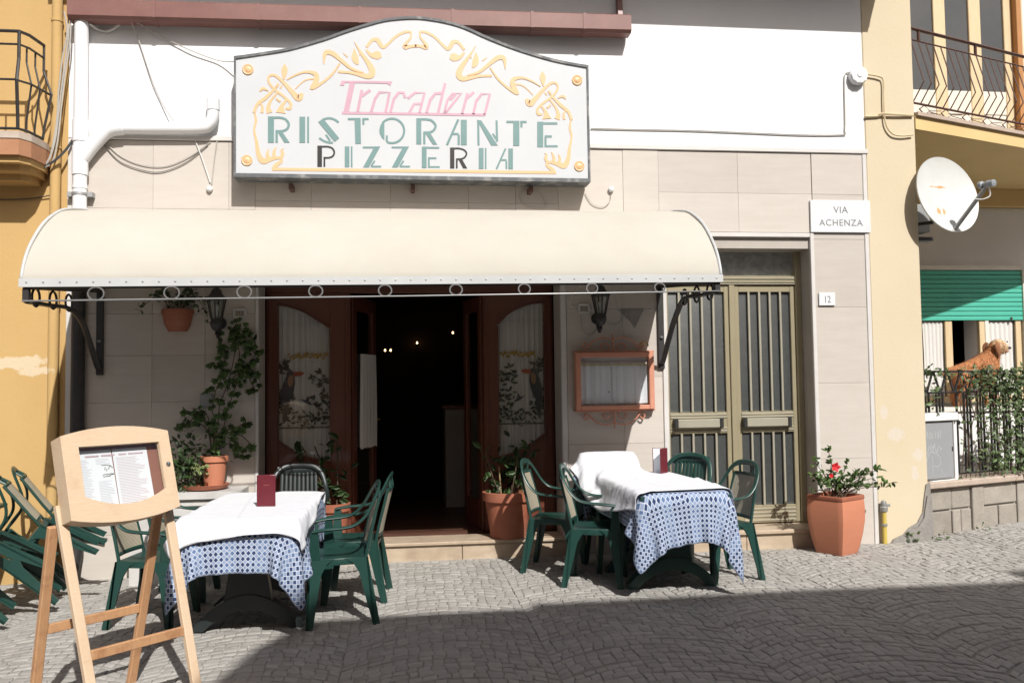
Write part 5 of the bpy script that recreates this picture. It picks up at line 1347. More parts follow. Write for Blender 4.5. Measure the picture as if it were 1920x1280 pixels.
# menu box: shallow case leaning on the front legs
fd = ((tops[1]-ft[1])).normalized()          # up along the front legs
bn_ = w_.cross(fd).normalized(); bn_ = bn_ if bn_.dot(n_) > 0 else -bn_
BO = c_+Vector((0, 0, .994)); 
def bx(u, v, d): return BO+w_*u+fd*v+bn_*d     # u across, v up, d out
def outline(hw, v0, v1, sag, n=12):
    lo = [(-hw+2*hw*i/n, v0-sag*(1-(2*i/n-1)**2)) for i in range(n+1)]; hi = [(hw-2*hw*i/n, v1+sag*(1-(2*i/n-1)**2)) for i in range(n+1)]; return lo+hi
fnb = lambda a, b, d: tuple(bx(a, b, d))
OUT = outline(.278, -.093, .303, .036); OPEN = []
n = 12
lo = [(-.198+.416*i/n, .008-.055*(1-(2*i/n-1)**2)) for i in range(n+1)]; hi = [(.218-.416*i/n, .247) for i in range(n+1)]
OPEN = lo+hi
m = MB(); N_ = len(OUT); vs = []
for d in (.100, .078):
    vs += [fnb(a, b, d) for a, b in OUT]+[fnb(a, b, d) for a, b in OPEN]
fs = []
for i in range(N_):
    j = (i+1) % N_
    fs += [(i, j, N_+j, N_+i), (2*N_+i, 3*N_+i, 3*N_+j, 2*N_+j), (i, 2*N_+i, 2*N_+j, j), (N_+i, N_+j, 3*N_+j, 3*N_+i)]
m.add(vs, fs); m.build('box_door', wood_pale, ez)
m = MB(); IN = outline(.262, -.078, .29, .036)
vs = [fnb(a, b, d) for d, o_ in ((.0775, OUT), (.012, OUT), (.0775, IN), (.024, IN)) for a, b in o_]
fs = []
for i in range(N_):
    j = (i+1) % N_; fs += [(i, j, N_+j, N_+i), (2*N_+i, 3*N_+i, 3*N_+j, 2*N_+j), (i, 2*N_+i, 2*N_+j, j)]
fs += [tuple(range(N_, 2*N_)), tuple(range(4*N_-1, 3*N_-1, -1))]
m.add(vs, fs); m.build('menu_box', wood_pale, ez)
m = MB(); m.prism([(-.25, -.10), (.25, -.10), (.25, .28), (-.25, .28)], fnb, .0245, .052); m.build('back_cloth', mat('brown felt', (.27, .12, .085), .9), ez)
m = MB(); m.prism(OPEN, fnb, .084, .086); m.build('pane', pane_glass, ez)
for k, (u0, u1) in enumerate(((-.222, -.012), (-.010, .176))):
    m = MB(); m.prism([(u0, -.09), (u1, -.09), (u1-.004, .236), (u0, .236)], fnb, .0525+.001*k, .0535+.001*k); o = m.build('menu_sheet', paper, ez)
    ln = MB(); Rr = random.Random(3+k)
    for i in range(36):
        v = .19-.0078*i
        if k == 0:
            cols_ = [(-.20, -.12), (-.10, -.022)]
            if .085 < v < .165: cols_ = cols_[:1]
        else: cols_ = [(.004, .162)]
        for a, b in cols_:
            e = a+(b-a)*Rr.uniform(.6, .98); ln.prism([(a, v), (e, v), (e, v+.0019), (a, v+.0019)], fnb, .0537+.001*k, .0540+.001*k)
    ln.build('printed_lines', ink if k == 0 else ink_red, o)
hd = MB()
for a, b in ((-.15, -.08), (-.07, .0), (.02, .06), (.07, .15)): hd.prism([(a, .203), (b, .203), (b, .211), (a, .211)], fnb, .0546, .0550)
hd.build('printed_heading', ink_red, ez)
sk = MB(); Rr = random.Random(8)
for (u, v, L, t) in [(-.075, .160, .05, -.1), (-.035, .155, .02, -.6), (-.06, .135, .016, 1.3), (-.05, .13, .012, 1.6), (-.04, .138, .014, 1.2), (-.075, .110, .03, .15), (-.05, .112, .03, .1), (-.072, .102, .035, .05), (-.045, .104, .03, .3), (-.03, .11, .014, .4)]:
    sk.ribbon([(u, v), (u+L*math.cos(t)*.5, v+L*math.sin(t)*.5+.003), (u+L*math.cos(t), v+L*math.sin(t))], .0035, fnb, .0537, .0542)
sk.build('printed_sketch', mat('sketch ink', (.12, .13, .10), .8), ez)
lk = MB(); M = Matrix((w_, fd, bn_)).transposed().to_4x4(); M.translation = bx(.248, .128, .1005)
lk.lathe([(.011, 0), (.012, .004), (.010, .008), (.003, .009)], 12, M=M); lk.box(-.0018, .0018, -.006, .006, .0085, .0105, 0, M); lk.build('lock', mat('chrome lock', (.4, .4, .4), .25, metal=.9), ez, smooth=30)

# ------------------------------------------------------------------ planter with flowering shrub, gas pipe
gp = at(1594, 1045, -.50)
PXc, PYc = 3.735, -.36
pn = thing('terracotta_planter', 'tall square tapering terracotta planter beside the street door', 'planter', (PXc, PYc, 0))
ph = D_(-35)+PI/4
def sq(a): 
    t = (a % (PI/2))-PI/4; return 1/max(math.cos(t)**1, .0) if abs(t) < .70 else 1/math.cos(.70)
R4 = lambda a: 1/((abs(math.cos(a+PI/4))**18+abs(math.sin(a+PI/4))**18)**(1/18))
prof = [(.125, 0), (.138, .04), (.162, .16), (.178, .28), (.180, .38), (.175, .455), (.173, .466)]
m = MB(); m.lathe(prof, 64, (0, 0, .001), (True, False), radial=lambda a: R4(a)); 
m.xf(Matrix.Translation((PXc, PYc, 0)) @ Matrix.Rotation(D_(31), 4, 'Z') @ Matrix.Rotation(PI/4, 4, 'Z')); m.build('pot', terra_light, pn, smooth=50)
m = MB(); m.lathe([(.176, .462), (.180, .470), (.177, .495), (.166, .500), (.154, .495), (.150, .45), (.01, .44)], 64, (0, 0, .003), (True, True), radial=lambda a: R4(a)); m.xf(Matrix.Translation((PXc, PYc, 0)) @ Matrix.Rotation(D_(31), 4, 'Z') @ Matrix.Rotation(PI/4, 4, 'Z')); m.build('rim', terracotta, pn, smooth=40)
m = MB(); m.lathe([(.15, .452), (.01, .468)], 16, (PXc, PYc, 0), (False, True)); m.build('soil', soil, pn)
sh = thing('flowering_shrub', 'small shrub with a red flower growing in the square planter', 'shrub', (PXc, PYc, .46))
R = random.Random(12)
tw = []; sm = MB()
ends = [(1552, 840), (1558, 870), (1523, 860), (1520, 885), (1535, 900), (1545, 890), (1575, 890), (1590, 865), (1570, 905), (1600, 905), (1615, 890), (1630, 885), (1640, 895), (1650, 878), (1672, 905), (1660, 912), (1620, 910), (1585, 915), (1525, 920), (1560, 900), (1605, 885)]
for (px, py) in ends:
    Y = PYc+R.uniform(-.16, .14); e = at(px, py, Y); b = Vector((PXc+R.uniform(-.08, .08), PYc+R.uniform(-.08, .06), .46)); mid = b.lerp(e, .5)+Vector((R.gauss(0, .02), 0, .04))
    q = spline([b, mid, e], 6); sm.tube(q, [.006-.004*i/12 for i in range(13)], 5); tw.append([Vector(t) for t in q])
sm.build('stem', stem_mat, sh)
for q in tw:
    for i in range(5, 13):
        for _ in range(2):
            if R.random() < .25: continue
            put_leaf(OVAL, q[i]+Vector((R.gauss(0, .012), R.gauss(0, .012), R.gauss(0, .012))), (R.gauss(0, .7), R.gauss(-.2, .7), R.gauss(.35, .5)), (R.gauss(0, .5), -.5, .8), R.uniform(.04, .07), sh)
for px, py, s in ((1566, 875, .05), (1558, 891, .026)):
    e = at(px, py, PYc-.16); m = MB()
    for k in range(5):
        a = 2*PI*k/5; d = Vector((math.cos(a), -.25, math.sin(a))); u = Vector((-math.sin(a), 0, math.cos(a)))
        b = len(m.v); m.v += [tuple(e), tuple(e+d*s*.5+u*s*.36), tuple(e+d*s*.9+Vector((0, -.01, 0))), tuple(e+d*s*.5-u*s*.36)]; m.f.append((b, b+1, b+2, b+3))
    m.build('flower', petal, sh, fix=False)
g = at(1657, 1015, -.03); gpi = thing('gas_pipe', 'short yellow gas pipe with a grey valve at the foot of the yellow pillar', 'pipe', (g.x, -.05, 0))
m = MB(); m.tube([(g.x, -.05, -.02), (g.x, -.05, .29)], .021, 12); m.build('pipe', gas_yellow, gpi, smooth=50)
m = MB(); m.lathe([(.022, .0), (.034, .01), (.036, .045), (.026, .055), (.030, .07), (.022, .10), (.006, .108)], 10, (g.x, -.05, .285)); m.box(g.x+.02, g.x+.06, -.062, -.038, .335, .36, .004); m.build('valve', mat('zinc valve', (.32, .32, .31), .5, metal=.4), gpi, smooth=40)
m = MB(); m.lathe([(.021, -.012), (.028, -.01), (.028, .01), (.021, .012)], 12, (g.x, -.05, .17), (False, False)); m.build('clamp', mat('zinc valve', (.3, .3, .3)), gpi)
# weeds at the foot of the wall
R = random.Random(31)
wd_ = MB()
for cx, cy, n, s in [(4.62, -.02, 26, .05), (4.9, -.05, 14, .035), (5.6, .28, 12, .03), (-1.9, -.06, 10, .03), (4.05, -.06, 8, .03)]:
    mass(wd_, [(cx+R.gauss(0, .04), cy+R.gauss(0, .02)-.02, gz(cx)+abs(R.gauss(.02, .03))) for _ in range(n)], s, R)
tag(wd_.build('weeds', leaf_hedge, None, fix=False), 'little green weeds sprouting along the foot of the walls', 'weeds', kind='stuff')
# ------------------------------------------------------------------ cream house on the right
rh = thing('cream_house', 'cream yellow house at the right edge with an angled balcony and a green shutter', 'house', (6.5, 1.5, 0))
AN = D_(20); U_ = Vector((math.cos(AN), math.sin(AN), 0)); NO = Vector((math.sin(AN), -math.cos(AN), 0)); P0 = Vector((4.84, .10, 0))
def fr_(u, d, z): return tuple(P0+U_*u+NO*d+Vector((0, 0, z)))
MU = Matrix((U_, -NO, Vector((0, 0, 1)))).transposed().to_4x4(); MU.translation = P0          # local x along the wall, local y into the house
WY = 2.50
m = MB(); m.box(4.322, 4.83, -.004, 2.6, -.1, 9.0, .012); m.build('pillar', yellow_right, rh)
cr = MB()
ed = [(4.40, -.05), (4.46, .03), (4.56, .07), (4.62, .13), (4.70, .17), (4.76, .27), (4.775, .38), (4.79, .46), (4.80, .52), (4.84, .54), (4.85, -.05)]
cr.prism(ed, XZ, -.018, -.0045); cr.prism([(x, z*.8) for x, z in ed], XZ, -.034, -.0185); cr.build('crumbled_render', cement, rh)
wx = lambda px: at(px, 650, WY-.03).x
ox0, ox1, oz0, oz1 = wx(1786), wx(1835), 1.28, 2.6
m = MB(); m.box(4.831, ox0, WY, WY+.25, -.1, 9.0); m.box(ox1, 12, WY, WY+.25, -.1, 9.0); m.box(ox0, ox1, WY, WY+.25, -.1, oz0); m.box(ox0, ox1, WY, WY+.25, oz1, 9.0); wl = m.build('back_wall', house_white, rh)
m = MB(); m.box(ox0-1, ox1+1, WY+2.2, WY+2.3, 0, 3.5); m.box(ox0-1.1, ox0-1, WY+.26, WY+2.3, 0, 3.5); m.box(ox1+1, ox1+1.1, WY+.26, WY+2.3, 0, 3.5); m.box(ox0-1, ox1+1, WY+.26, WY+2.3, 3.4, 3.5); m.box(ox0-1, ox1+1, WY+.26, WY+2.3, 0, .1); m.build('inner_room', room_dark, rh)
# terrace wall: stone blocks under a cornice
tw_ = MB(); tw_.box(0, 6.5, .025, .35, -.2, .47, 0, MU); tw_.build('terrace_core', mortar, rh)
def zg(u): return gz(4.84+u*math.cos(AN))
def stone(u0, u1, z0, z1, d=.0):
    g = .006; dd = random.uniform(-.006, .006); MB().box(u0+g, u1-g, -d+dd, .03, z0+g, z1-g, .007, MU).build('stone_block', stone_wall, rh)
cols_ = [(.10, .40, 0), (.40, .68, 0), (.68, .86, 1), (.86, 1.38, 0), (1.38, 1.60, 1), (1.60, 2.1, 0), (2.1, 2.6, 0), (2.6, 2.8, 1), (2.8, 3.4, 0)]
for i, (a, b, pl) in enumerate(cols_):
    if pl: stone(a, b, -.02, .455, .014)
    else:
        stone(a, b, .245, .455)
        if i % 2: s_ = a+(b-a)*.45; stone(a, s_, -.02, .24); stone(s_, b, -.02, .24)
        else: stone(a, b, -.02, .24)
stone(-.06, .10, -.02, .40)
for a, b in ((.02, 1.30), (1.303, 2.6), (2.603, 3.9)): MB().box(a, b, -.06, .36, .460, .525, .012, MU).build('cornice_slab', cornice_st, rh)
MB().box(0, 6.5, .37, 4.2, .3, .50, 0, MU).build('terrace_floor', cement, rh)
# balcony slab above
sl_ = MB()
a, b = P0+U_*(-.04)+NO*.10, P0+U_*4.6+NO*.10
sl_.prism([(4.832, -.01), (b.x, b.y), (b.x, WY-.002), (4.832, WY-.002)], XYp, 3.86, 3.985); bl = sl_.build('balcony_slab', mat('ochre soffit', (.62, .46, .22), .9, (.57, .41, .19), 3), rh)
m = MB(); a = Vector((4.832, -.01)); q = Vector((b.x, b.y)); dd_ = (q-a).normalized(); nn_ = Vector((dd_.y, -dd_.x))
m.prism([tuple(a+nn_*.03), tuple(q+nn_*.03), (b.x, WY-.003), (4.834, WY-.003)], XYp, 3.986, 4.02); m.build('edge_tile', cornice_st, bl)
m = MB(); m.box(4.832, 10, WY-.12, WY-.003, 3.64, 3.858, .004); m.build('beam', MATS['ochre soffit'], rh)
MB().box(4.832, 10, WY-.03, WY-.003, 3.58, 3.635, .004).build('cove', white_frame, rh)
# upper window
UW = Matrix.Translation((5.35, WY-.012, 0)) @ Matrix.Rotation(D_(0), 4, 'Z')
uw = MB()
xs_ = [at(1703, 100, WY).x, at(1748, 100, WY).x, at(1770, 100, WY).x, at(1814, 100, WY).x, at(1836, 100, WY).x, at(1879, 100, WY).x, at(1894, 100, WY).x]
LZ = at(1780, 172, WY).z; Z1 = 6.6
def fx(m, a, b, z0, z1, d0=-.05, d1=.0): m.box(a, b, WY+d0, WY+d1, z0, z1, .006)
up = MB(); fx(up, xs_[1], xs_[2], 4.03, Z1); fx(up, xs_[3], xs_[4], 4.03, Z1); fx(up, xs_[5], xs_[6], 4.03, Z1); fx(up, xs_[0]-.1, xs_[0], 4.03, Z1)
upo = up.build('balcony_window', wood_frame, rh)
for a, b in ((xs_[0], xs_[1]), (xs_[2], xs_[3]), (xs_[4], xs_[5])):
    MB().box(a, b, WY-.025, WY-.015, LZ, Z1).build('pane', dark_pane, upo)
    m = MB(); fx(m, a, b, LZ-.30, LZ-.001, -.045); fx(m, a, b, 4.03, LZ-.301, -.035); m.build('lower_panel', mat('cream window panel', (.68, .63, .54), .5), upo)
m = MB(); m.box(xs_[6]+.002, xs_[6]+.07, WY-.14, WY-.002, 4.03, Z1, .004); m.build('shutter_edge', mat('orange brown wood', (.42, .19, .06), .5), upo)
m = MB(); m.box(xs_[6]+.075, xs_[6]+.16, WY-.05, WY-.003, 4.03, Z1, .004); m.build('jamb', yellow_right, upo)
# balcony railing
br = thing('balcony_railing', 'brown bent bar railing of the balcony on the cream house', 'railing', (4.84, .1, 4.02))
Z0, ZB, ZT, ZH = 4.055, 4.155, 4.775, 4.885
Lr = 3.0
bn2 = lambda u, d, z: Vector(fr_(u, d+.0, z))
m = MB(); m.tube([bn2(-.03, 0, ZH), bn2(Lr, 0, ZH)], .021, 8, ell=.7); m.build('handrail', rust_iron, br, smooth=60)
m = MB(); m.tube([bn2(0, 0, ZT), bn2(Lr, 0, ZT)], .008, 6); m.tube([bn2(-.02, 0, ZB), bn2(Lr, 0, ZB)], .011, 6); m.tube([bn2(-.02, 0, Z0), bn2(Lr, 0, Z0)], .007, 6); m.build('rail', rust_iron, br, smooth=60)
for k in range(22):
    u = .055+.108*k
    MB().tube([bn2(u, 0, ZT), bn2(u+.02, .115, 4.33), bn2(u, 0, ZB)], .0062, 6).build('bent_bar', rust_iron, br)
for u in (.17, 1.02, 1.87): MB().bar(bn2(u, 0, ZT), bn2(u, 0, ZH), .022, .022, U_).build('post', rust_iron, br)
for k in range(9):
    u = .22+.315*k; m = MB(); zc = (Z0+ZB)/2
    m.tube([bn2(u-.075, 0, zc), bn2(u, 0, ZB-.004), bn2(u+.075, 0, zc), bn2(u, 0, Z0+.004), bn2(u-.075, 0, zc)], .006, 5)
    m.tube([bn2(u+.075, 0, zc), bn2(u+.24, 0, zc+.02)], .004, 4); m.tube([bn2(u+.075, 0, zc-.01), bn2(u+.24, 0, zc-.02)], .004, 4); m.build('diamond', rust_iron, br)
# shuttered window behind the terrace
sx0, sx1 = at(1722, 550, WY-.05).x, at(1914, 550, WY-.05).x; zs0, zs1 = at(1820, 601, WY-.05).z, at(1820, 507, WY-.05).z
ws = MB(); ws.box(sx0-.05, sx0-.005, WY-.09, WY-.003, 1.3, zs1+.05, .004); ws.box(sx1+.005, sx1+.05, WY-.09, WY-.003, 1.3, zs1+.05, .004); ws.box(sx0-.06, sx1+.06, WY-.10, WY-.003, zs1+.003, zs1+.055, .004)
wso = ws.build('shuttered_window', white_frame, rh)
ns = 11
for k in range(ns):
    z0 = zs0+(zs1-zs0)*k/ns; h = (zs1-zs0)/ns
    m = MB(); m.prism([(WY-.055, z0+.0015), (WY-.068, z0+.006), (WY-.070, z0+h*.5), (WY-.066, z0+h-.004), (WY-.055, z0+h-.0015)], lambda a, b, d: (d, a, b), sx0, sx1); m.build('shutter_slat', shutter_green, wso, smooth=40)
MB().box(sx1-.17, sx1-.15, WY-.085, WY-.071, zs0+.002, zs0+.04).build('shutter_stop', cable_black, wso)
fm = MB()
for a, b in ((1722, 1728), (1772, 1785), (1836, 1848), (1904, 1914)): fm.box(wx(a), wx(b), WY-.05, WY-.004, 1.25, zs0-.002, .004)
fm.box(wx(1722), wx(1914), WY-.048, WY-.004, 1.20, 1.28, .004); fm.build('sash', wood_frame, wso)
MB().box(wx(1846), wx(1853), WY-.058, WY-.006, 1.25, zs0-.003, .003).build('open_sash', white_frame, wso)
for a, b in ((1728, 1772), (1850, 1904)):
    cu = MB(); N = 30; xa, xb = wx(a), wx(b)
    for j in range(6):
        for i in range(N+1):
            t = j/5; pin = .10*math.sin(PI*min(1, t*1.0))*(1-.0); x = xa+(xb-xa)*(.06+.88*i/N)+(i/N-.5)*(-.02*math.sin(PI*t)); cu.v.append((x, WY-.03+.008*math.sin(i*1.1), zs0-.02-(zs0-1.30)*t))
    for j in range(5):
        for i in range(N): q = j*(N+1)+i; cu.f.append((q, q+1, q+N+2, q+N+1))
    cu.build('curtain', curtain_w, wso, smooth=60, fix=False)
    MB().box(xa, xb, WY-.015, WY-.004, 1.28, zs0-.001).build('pane', dark_pane, wso)
# meter box set into the wall
mx = thing('meter_cabinet', 'grey meter cabinet door with chalk scribbles in a white surround', 'meter box', fr_(.2, 0, .5))
mu0, mu1, mz0, mz1 = -.02, .47, .535, 1.095
m = MB(); m.box(mu0, mu1+.045, -.02, .16, mz1-.0, mz1+.075, .005, MU); m.box(mu1, mu1+.045, -.0, .16, mz0-.005, mz1-.001, .005, MU); m.box(mu0, mu1-.001, .035, .16, mz0, mz1-.001, 0, MU); m.box(mu0+.16, mu1+.043, -.002, .16, mz0-.035, mz0-.006, .003, MU); m.build('surround', house_white, mx)
m = MB(); m.box(mu0+.005, mu1-.008, .008, .034, mz0+.012, mz1-.012, .004, MU); m.build('cabinet_door', meter_grey, mx)
fch = lambda a, b, d: tuple(MU @ Vector((a, d, b)))
for s_ in ([(.06, .93), (.065, 1.0), (.08, .95), (.095, 1.0), (.10, .93)], [(.12, .95), (.135, .99), (.15, .95), (.135, .93), (.12, .95)], [(.17, .99), (.165, .94), (.185, .93)], [(.21, 1.0), (.21, .93)], [(.235, .99), (.25, .93), (.265, 1.0)], [(.28, .93), (.285, 1.0)], [(.09, .78), (.12, .86), (.15, .80), (.19, .86), (.22, .79), (.24, .85)], [(.14, .88), (.16, .84), (.20, .88)], [(.07, .70), (.11, .78), (.17, .80), (.25, .76), (.27, .70), (.23, .66), (.18, .67)], [(.15, .76), (.16, .70), (.155, .60)], [(.28, .64), (.285, .59)], [(.26, .86), (.28, .82), (.30, .84)]):
    m = MB(); sp = spline(s_, 4); m.ribbon([(a, b) for a, b in sp], .0065, fch, .0072, .0078); m.build('chalk_scribble', chalk, mx)
m = MB(); m.box(mu1-.03, mu1-.018, .002, .008, .80, .84, 0, MU); m.build('lock', cable_black, mx)
# terrace railing with its climber
tr = thing('terrace_railing', 'black iron terrace railing with zigzag top on the stone wall', 'railing', fr_(.5, 0, .525))
d0 = -.02
m = MB()
for z, r in ((1.565, .012), (1.365, .010)): m.tube([fr_(.02, d0, z), fr_(3.6, d0, z)], r, 6)
m.tube([fr_(.50, d0, .575), fr_(3.6, d0, .575)], .010, 6); m.build('rail', dark_iron, tr, smooth=60)
for k in range(18):
    u = .03+.20*k
    m = MB(); m.bar(fr_(u, d0, 1.56), fr_(u+.085, d0, 1.37), .018, .014, U_); m.bar(fr_(u+.10, d0, 1.37), fr_(u+.185, d0, 1.56), .018, .014, U_); m.build('zigzag', dark_iron, tr)
    for du in (.03, .075, .12):
        z0 = .58 if u+du > .50 else 1.175
        if u+du < .52 and u+du > .46: continue
        m = MB(); m.bar(fr_(u+du, d0, z0), fr_(u+du, d0, 1.36), .016, .016, U_); m.build('bar', dark_iron, tr)
R = random.Random(44); cp = thing('climbing_plant', 'leafy climber overgrowing the black terrace railing', 'climber', fr_(1.5, 0, .53))
pts = []
for _ in range(5600):
    u = .42+1.9*R.random()**.62*1.0; z = .56+1.05*R.random()
    dens = min(1, .14+.95*max(0, (u-.45))/.75)
    if z > 1.36: dens = max(dens, .75 if u > .55 else .12)
    st_ = .5+.5*math.sin(u*31+2*math.sin(z*2.2)); dens *= (.25+.75*st_) if z < 1.35 else 1
    zt = 1.60+.05*math.sin(u*9)+.03*math.sin(u*23)
    if R.random() > dens or z > zt+.03*R.random(): continue
    pts.append(fr_(u, .03+R.gauss(0, .045), z))
for _ in range(60): u = R.uniform(.0, .45); pts.append(fr_(u, R.gauss(0, .02), 1.55+R.gauss(0, .03)))
for _ in range(50): u = R.choice([.03, .15, .21]); pts.append(fr_(u+R.gauss(0, .012), R.gauss(0, .02), R.uniform(1.15, 1.5)))
fm = MB(); mass(fm, pts, .055, R); tag(fm.build('foliage', leaf_hedge, cp, fix=False), kind='stuff')
sm = MB()
for k in range(26):
    u = .55+.07*k; sm.tube(spline([fr_(u, .0, .53), fr_(u+R.gauss(0, .04), .03, .9), fr_(u+R.gauss(0, .05), .01, 1.25), fr_(u+R.gauss(0, .06), .02, 1.55)], 4), .005, 4)
sm.build('stem', stem_mat, cp)
# satellite dish and its bracket
dc = at(1777, 364, -.10); ds = thing('satellite_dish', 'white satellite dish with rust streak fixed to the yellow pillar', 'satellite dish', (4.85, .1, 2.95))
nrm = (Vector((.17, -.95, .22))).normalized(); upv = Vector((0, 0, 1)); xa = upv.cross(nrm).normalized(); ya = nrm.cross(xa)
MD = Matrix((xa, ya, nrm)).transposed().to_4x4(); MD.translation = dc
rr = .355; prof = [(.001, -.06)]+[(rr*k/8, -.06+.06*(k/8)**2) for k in range(1, 9)]+[(rr+.008, .004), (rr+.006, -.012), (rr*.7, -.045), (.05, -.075)]
m = MB(); m.lathe(prof, 40, M=MD @ Matrix.Diagonal((.95, 1.05, 1, 1)), cap=(True, True)); m.build('reflector', dish_mat, ds, smooth=50)
b0 = MD @ Vector((.0, -.335, -.02)); lnb = at(1848, 352, -.48)
m = MB(); m.bar(MD @ Vector((0, -.36, -.03)), lnb, .036, .026, xa, .004); m.build('feed_arm', mat('galvanised steel', (.34, .34, .34), .4, metal=.5), ds)
dl = (dc-lnb).normalized(); m = MB(); Ml = dl.to_track_quat('Z', 'Y').to_matrix().to_4x4(); Ml.translation = lnb+Vector((.0, 0, .03))
m.lathe([(.018, -.09), (.032, -.085), (.032, -.02), (.02, -.01), (.02, .02), (.034, .03), (.034, .06), (.03, .062)], 14, M=Ml); m.build('receiver', mat('grey receiver', (.25, .27, .29), .5), ds, smooth=40)
m = MB(); m.tube(spline([lnb+Vector((.03, 0, .0)), lnb+Vector((.04, 0, -.07)), lnb+Vector((-.02, .02, -.10)), lnb+Vector((-.07, .05, -.09))], 5), .006, 5); m.build('cable', cable_white, ds)
m = MB(); m.tube([MD @ Vector((0, -.1, -.07)), MD @ Vector((0, -.1, -.16)), (dc.x+.0, .15, dc.z-.22), (4.86, .42, dc.z-.22)], .02, 8); m.build('bracket', dark_iron, ds, smooth=50)
ac = thing('wall_box', 'dark wall fitting in the shade behind the satellite dish', 'wall fitting', (4.95, .6, 3.0))
p = at(1728, 408, .5); MB().box(4.835, p.x+.04, .42, .62, p.z-.16, p.z+.12, .01).build('casing', grey_box, ac); MB().box(4.835, p.x+.10, .46, .58, p.z-.24, p.z-.20, .006).build('bracket', dark_iron, ac)

# ------------------------------------------------------------------ the dog looking out over the railing
DYY = 2.12; LG = 1.16
ld = thing('terrace_ledge', 'white rendered ledge behind the terrace railing below the green shutter', 'ledge', (6.4, 2.1, .5))
MB().box(5.2, 7.3, 1.80, WY-.10, .5, LG-.05, .01).build('body', house_white, ld); MB().box(5.17, 7.33, 1.77, WY-.10, LG-.049, LG, .008).build('top', white_frame, ld)
dg0 = at(1845, 690, DYY); dog = thing('dog', 'russet brown dog with a pale head looking right over the railing by the green shutter', 'dog', (dg0.x, DYY, LG))
def D(px, py, dy=0): p = at(px, py, DYY+dy); return Vector((p.x, DYY+dy, p.z))
jo = {}; V_ = []; Rr_ = []; E_ = []
OZ = Vector((dg0.x, DYY, LG))
def J(k, p, r, par=None, rel=True):
    jo[k] = len(V_); V_.append(Vector(p)-(Vector() if rel else OZ)); Rr_.append(r)
    if par: E_.append((jo[par], jo[k]))
J('hip', D(1800, 697), .118, rel=False); J('back', D(1824, 691), .112, 'hip', rel=False); J('chest', D(1850, 684), .135, 'back', rel=False); J('neck', D(1861, 666, -.02), .095, 'chest', rel=False)
J('skull', D(1868, 646, -.03), .105, 'neck', rel=False); J('brow', D(1876, 648, -.04), .088, 'skull', rel=False); J('muzzle', D(1884, 654, -.05), .062, 'brow', rel=False); J('tip', D(1889, 654, -.055), .048, 'muzzle', rel=False)
for s in (-1, 1):
    c = V_[jo['chest']]; h = V_[jo['hip']]; k = str(s); y = s*.085
    J('fs'+k, Vector((c.x+.02, y, c.z-.15)), .075, 'chest'); J('fe'+k, Vector((c.x, y, .30)), .05, 'fs'+k); J('fw'+k, Vector((c.x+.02, y, .15)), .036, 'fe'+k)
    J('fp'+k, Vector((c.x+.03, y, .04)), .036, 'fw'+k); J('ft'+k, Vector((c.x+.085, y, .028)), .028, 'fp'+k)
    J('hs'+k, Vector((h.x+.02, y, h.z-.11)), .09, 'hip'); J('hk'+k, Vector((h.x+.07, y, .27)), .055, 'hs'+k); J('hh'+k, Vector((h.x-.05, y, .17)), .034, 'hk'+k); J('hp'+k, Vector((h.x-.03, y, .04)), .034, 'hh'+k); J('ht'+k, Vector((h.x+.03, y, .028)), .028, 'hp'+k)
J('t1', V_[jo['hip']]+Vector((-.15, 0, .02)), .032, 'hip'); J('t2', V_[jo['hip']]+Vector((-.22, 0, -.04)), .022, 't1')
me = bpy.data.meshes.new('body'); me.from_pydata([tuple(v) for v in V_], E_, []); me.materials.append(dog_fur)
body = bpy.data.objects.new('body', me); COL.objects.link(body)
sk_ = body.modifiers.new('skin', 'SKIN'); sk_.use_smooth_shade = True
for i, sv in enumerate(me.skin_vertices[0].data): sv.radius = (Rr_[i], Rr_[i]); sv.use_root = (i == 0)
ss = body.modifiers.new('sub', 'SUBSURF'); ss.levels = 2; ss.render_levels = 2
dgp = bpy.context.evaluated_depsgraph_get(); me2 = bpy.data.meshes.new_from_object(body.evaluated_get(dgp)); bpy.data.objects.remove(body)
me2.name = 'body'; me2.materials.clear(); me2.materials.append(dog_fur); me2.materials.append(dog_pale)
hx = V_[jo['skull']]
for pl in me2.polygons:
    c = pl.center
    if (c-hx).length < .20 and c.z > hx.z-.10+.02*math.sin(c.x*60) and c.x > hx.x-.07: pl.material_index = 1
    elif c.x > V_[jo['neck']].x+.01 and c.z < hx.z-.12 and c.z > -.05+V_[jo['chest']].z-.2 and c.x > V_[jo['chest']].x+.03: pl.material_index = 1
    pl.use_smooth = True
bo = bpy.data.objects.new('body', me2); COL.objects.link(bo); bo.parent = dog; ORG[bo.name] = ORG[dog.name]
oz = OZ
tp = V_[jo['tip']]+oz
m = MB(); m.lathe([(.002, -.018), (.020, -.010), (.024, .0), (.016, .012), (.002, .016)], 10, tp+Vector((.022, -.004, .012))); m.build('nose', dog_nose, dog, smooth=60)
for s in (-1, 1):
    e = V_[jo['brow']]+oz+Vector((.045, s*.060, .045)); m = MB(); m.lathe([(.001, -.010), (.009, -.004), (.009, .004), (.001, .010)], 8, e); m.build('eye', dog_nose, dog, smooth=60)
    b = V_[jo['skull']]+oz+Vector((-.055, s*.092, .03)); m = MB()
    m.tube(spline([b, b+Vector((-.012, s*.025, -.05)), b+Vector((-.004, s*.028, -.12)), b+Vector((.01, s*.018, -.175))], 5), [.018]+[.018+.016*math.sin(PI*min(1, i/13)) for i in range(1, 15)]+[.012], 10, ell=.45, up=(0, 1, 0)); m.build('ear', mat('dark russet fur', (.26, .11, .05), .9, bump=.6, bscale=70), dog, smooth=60)
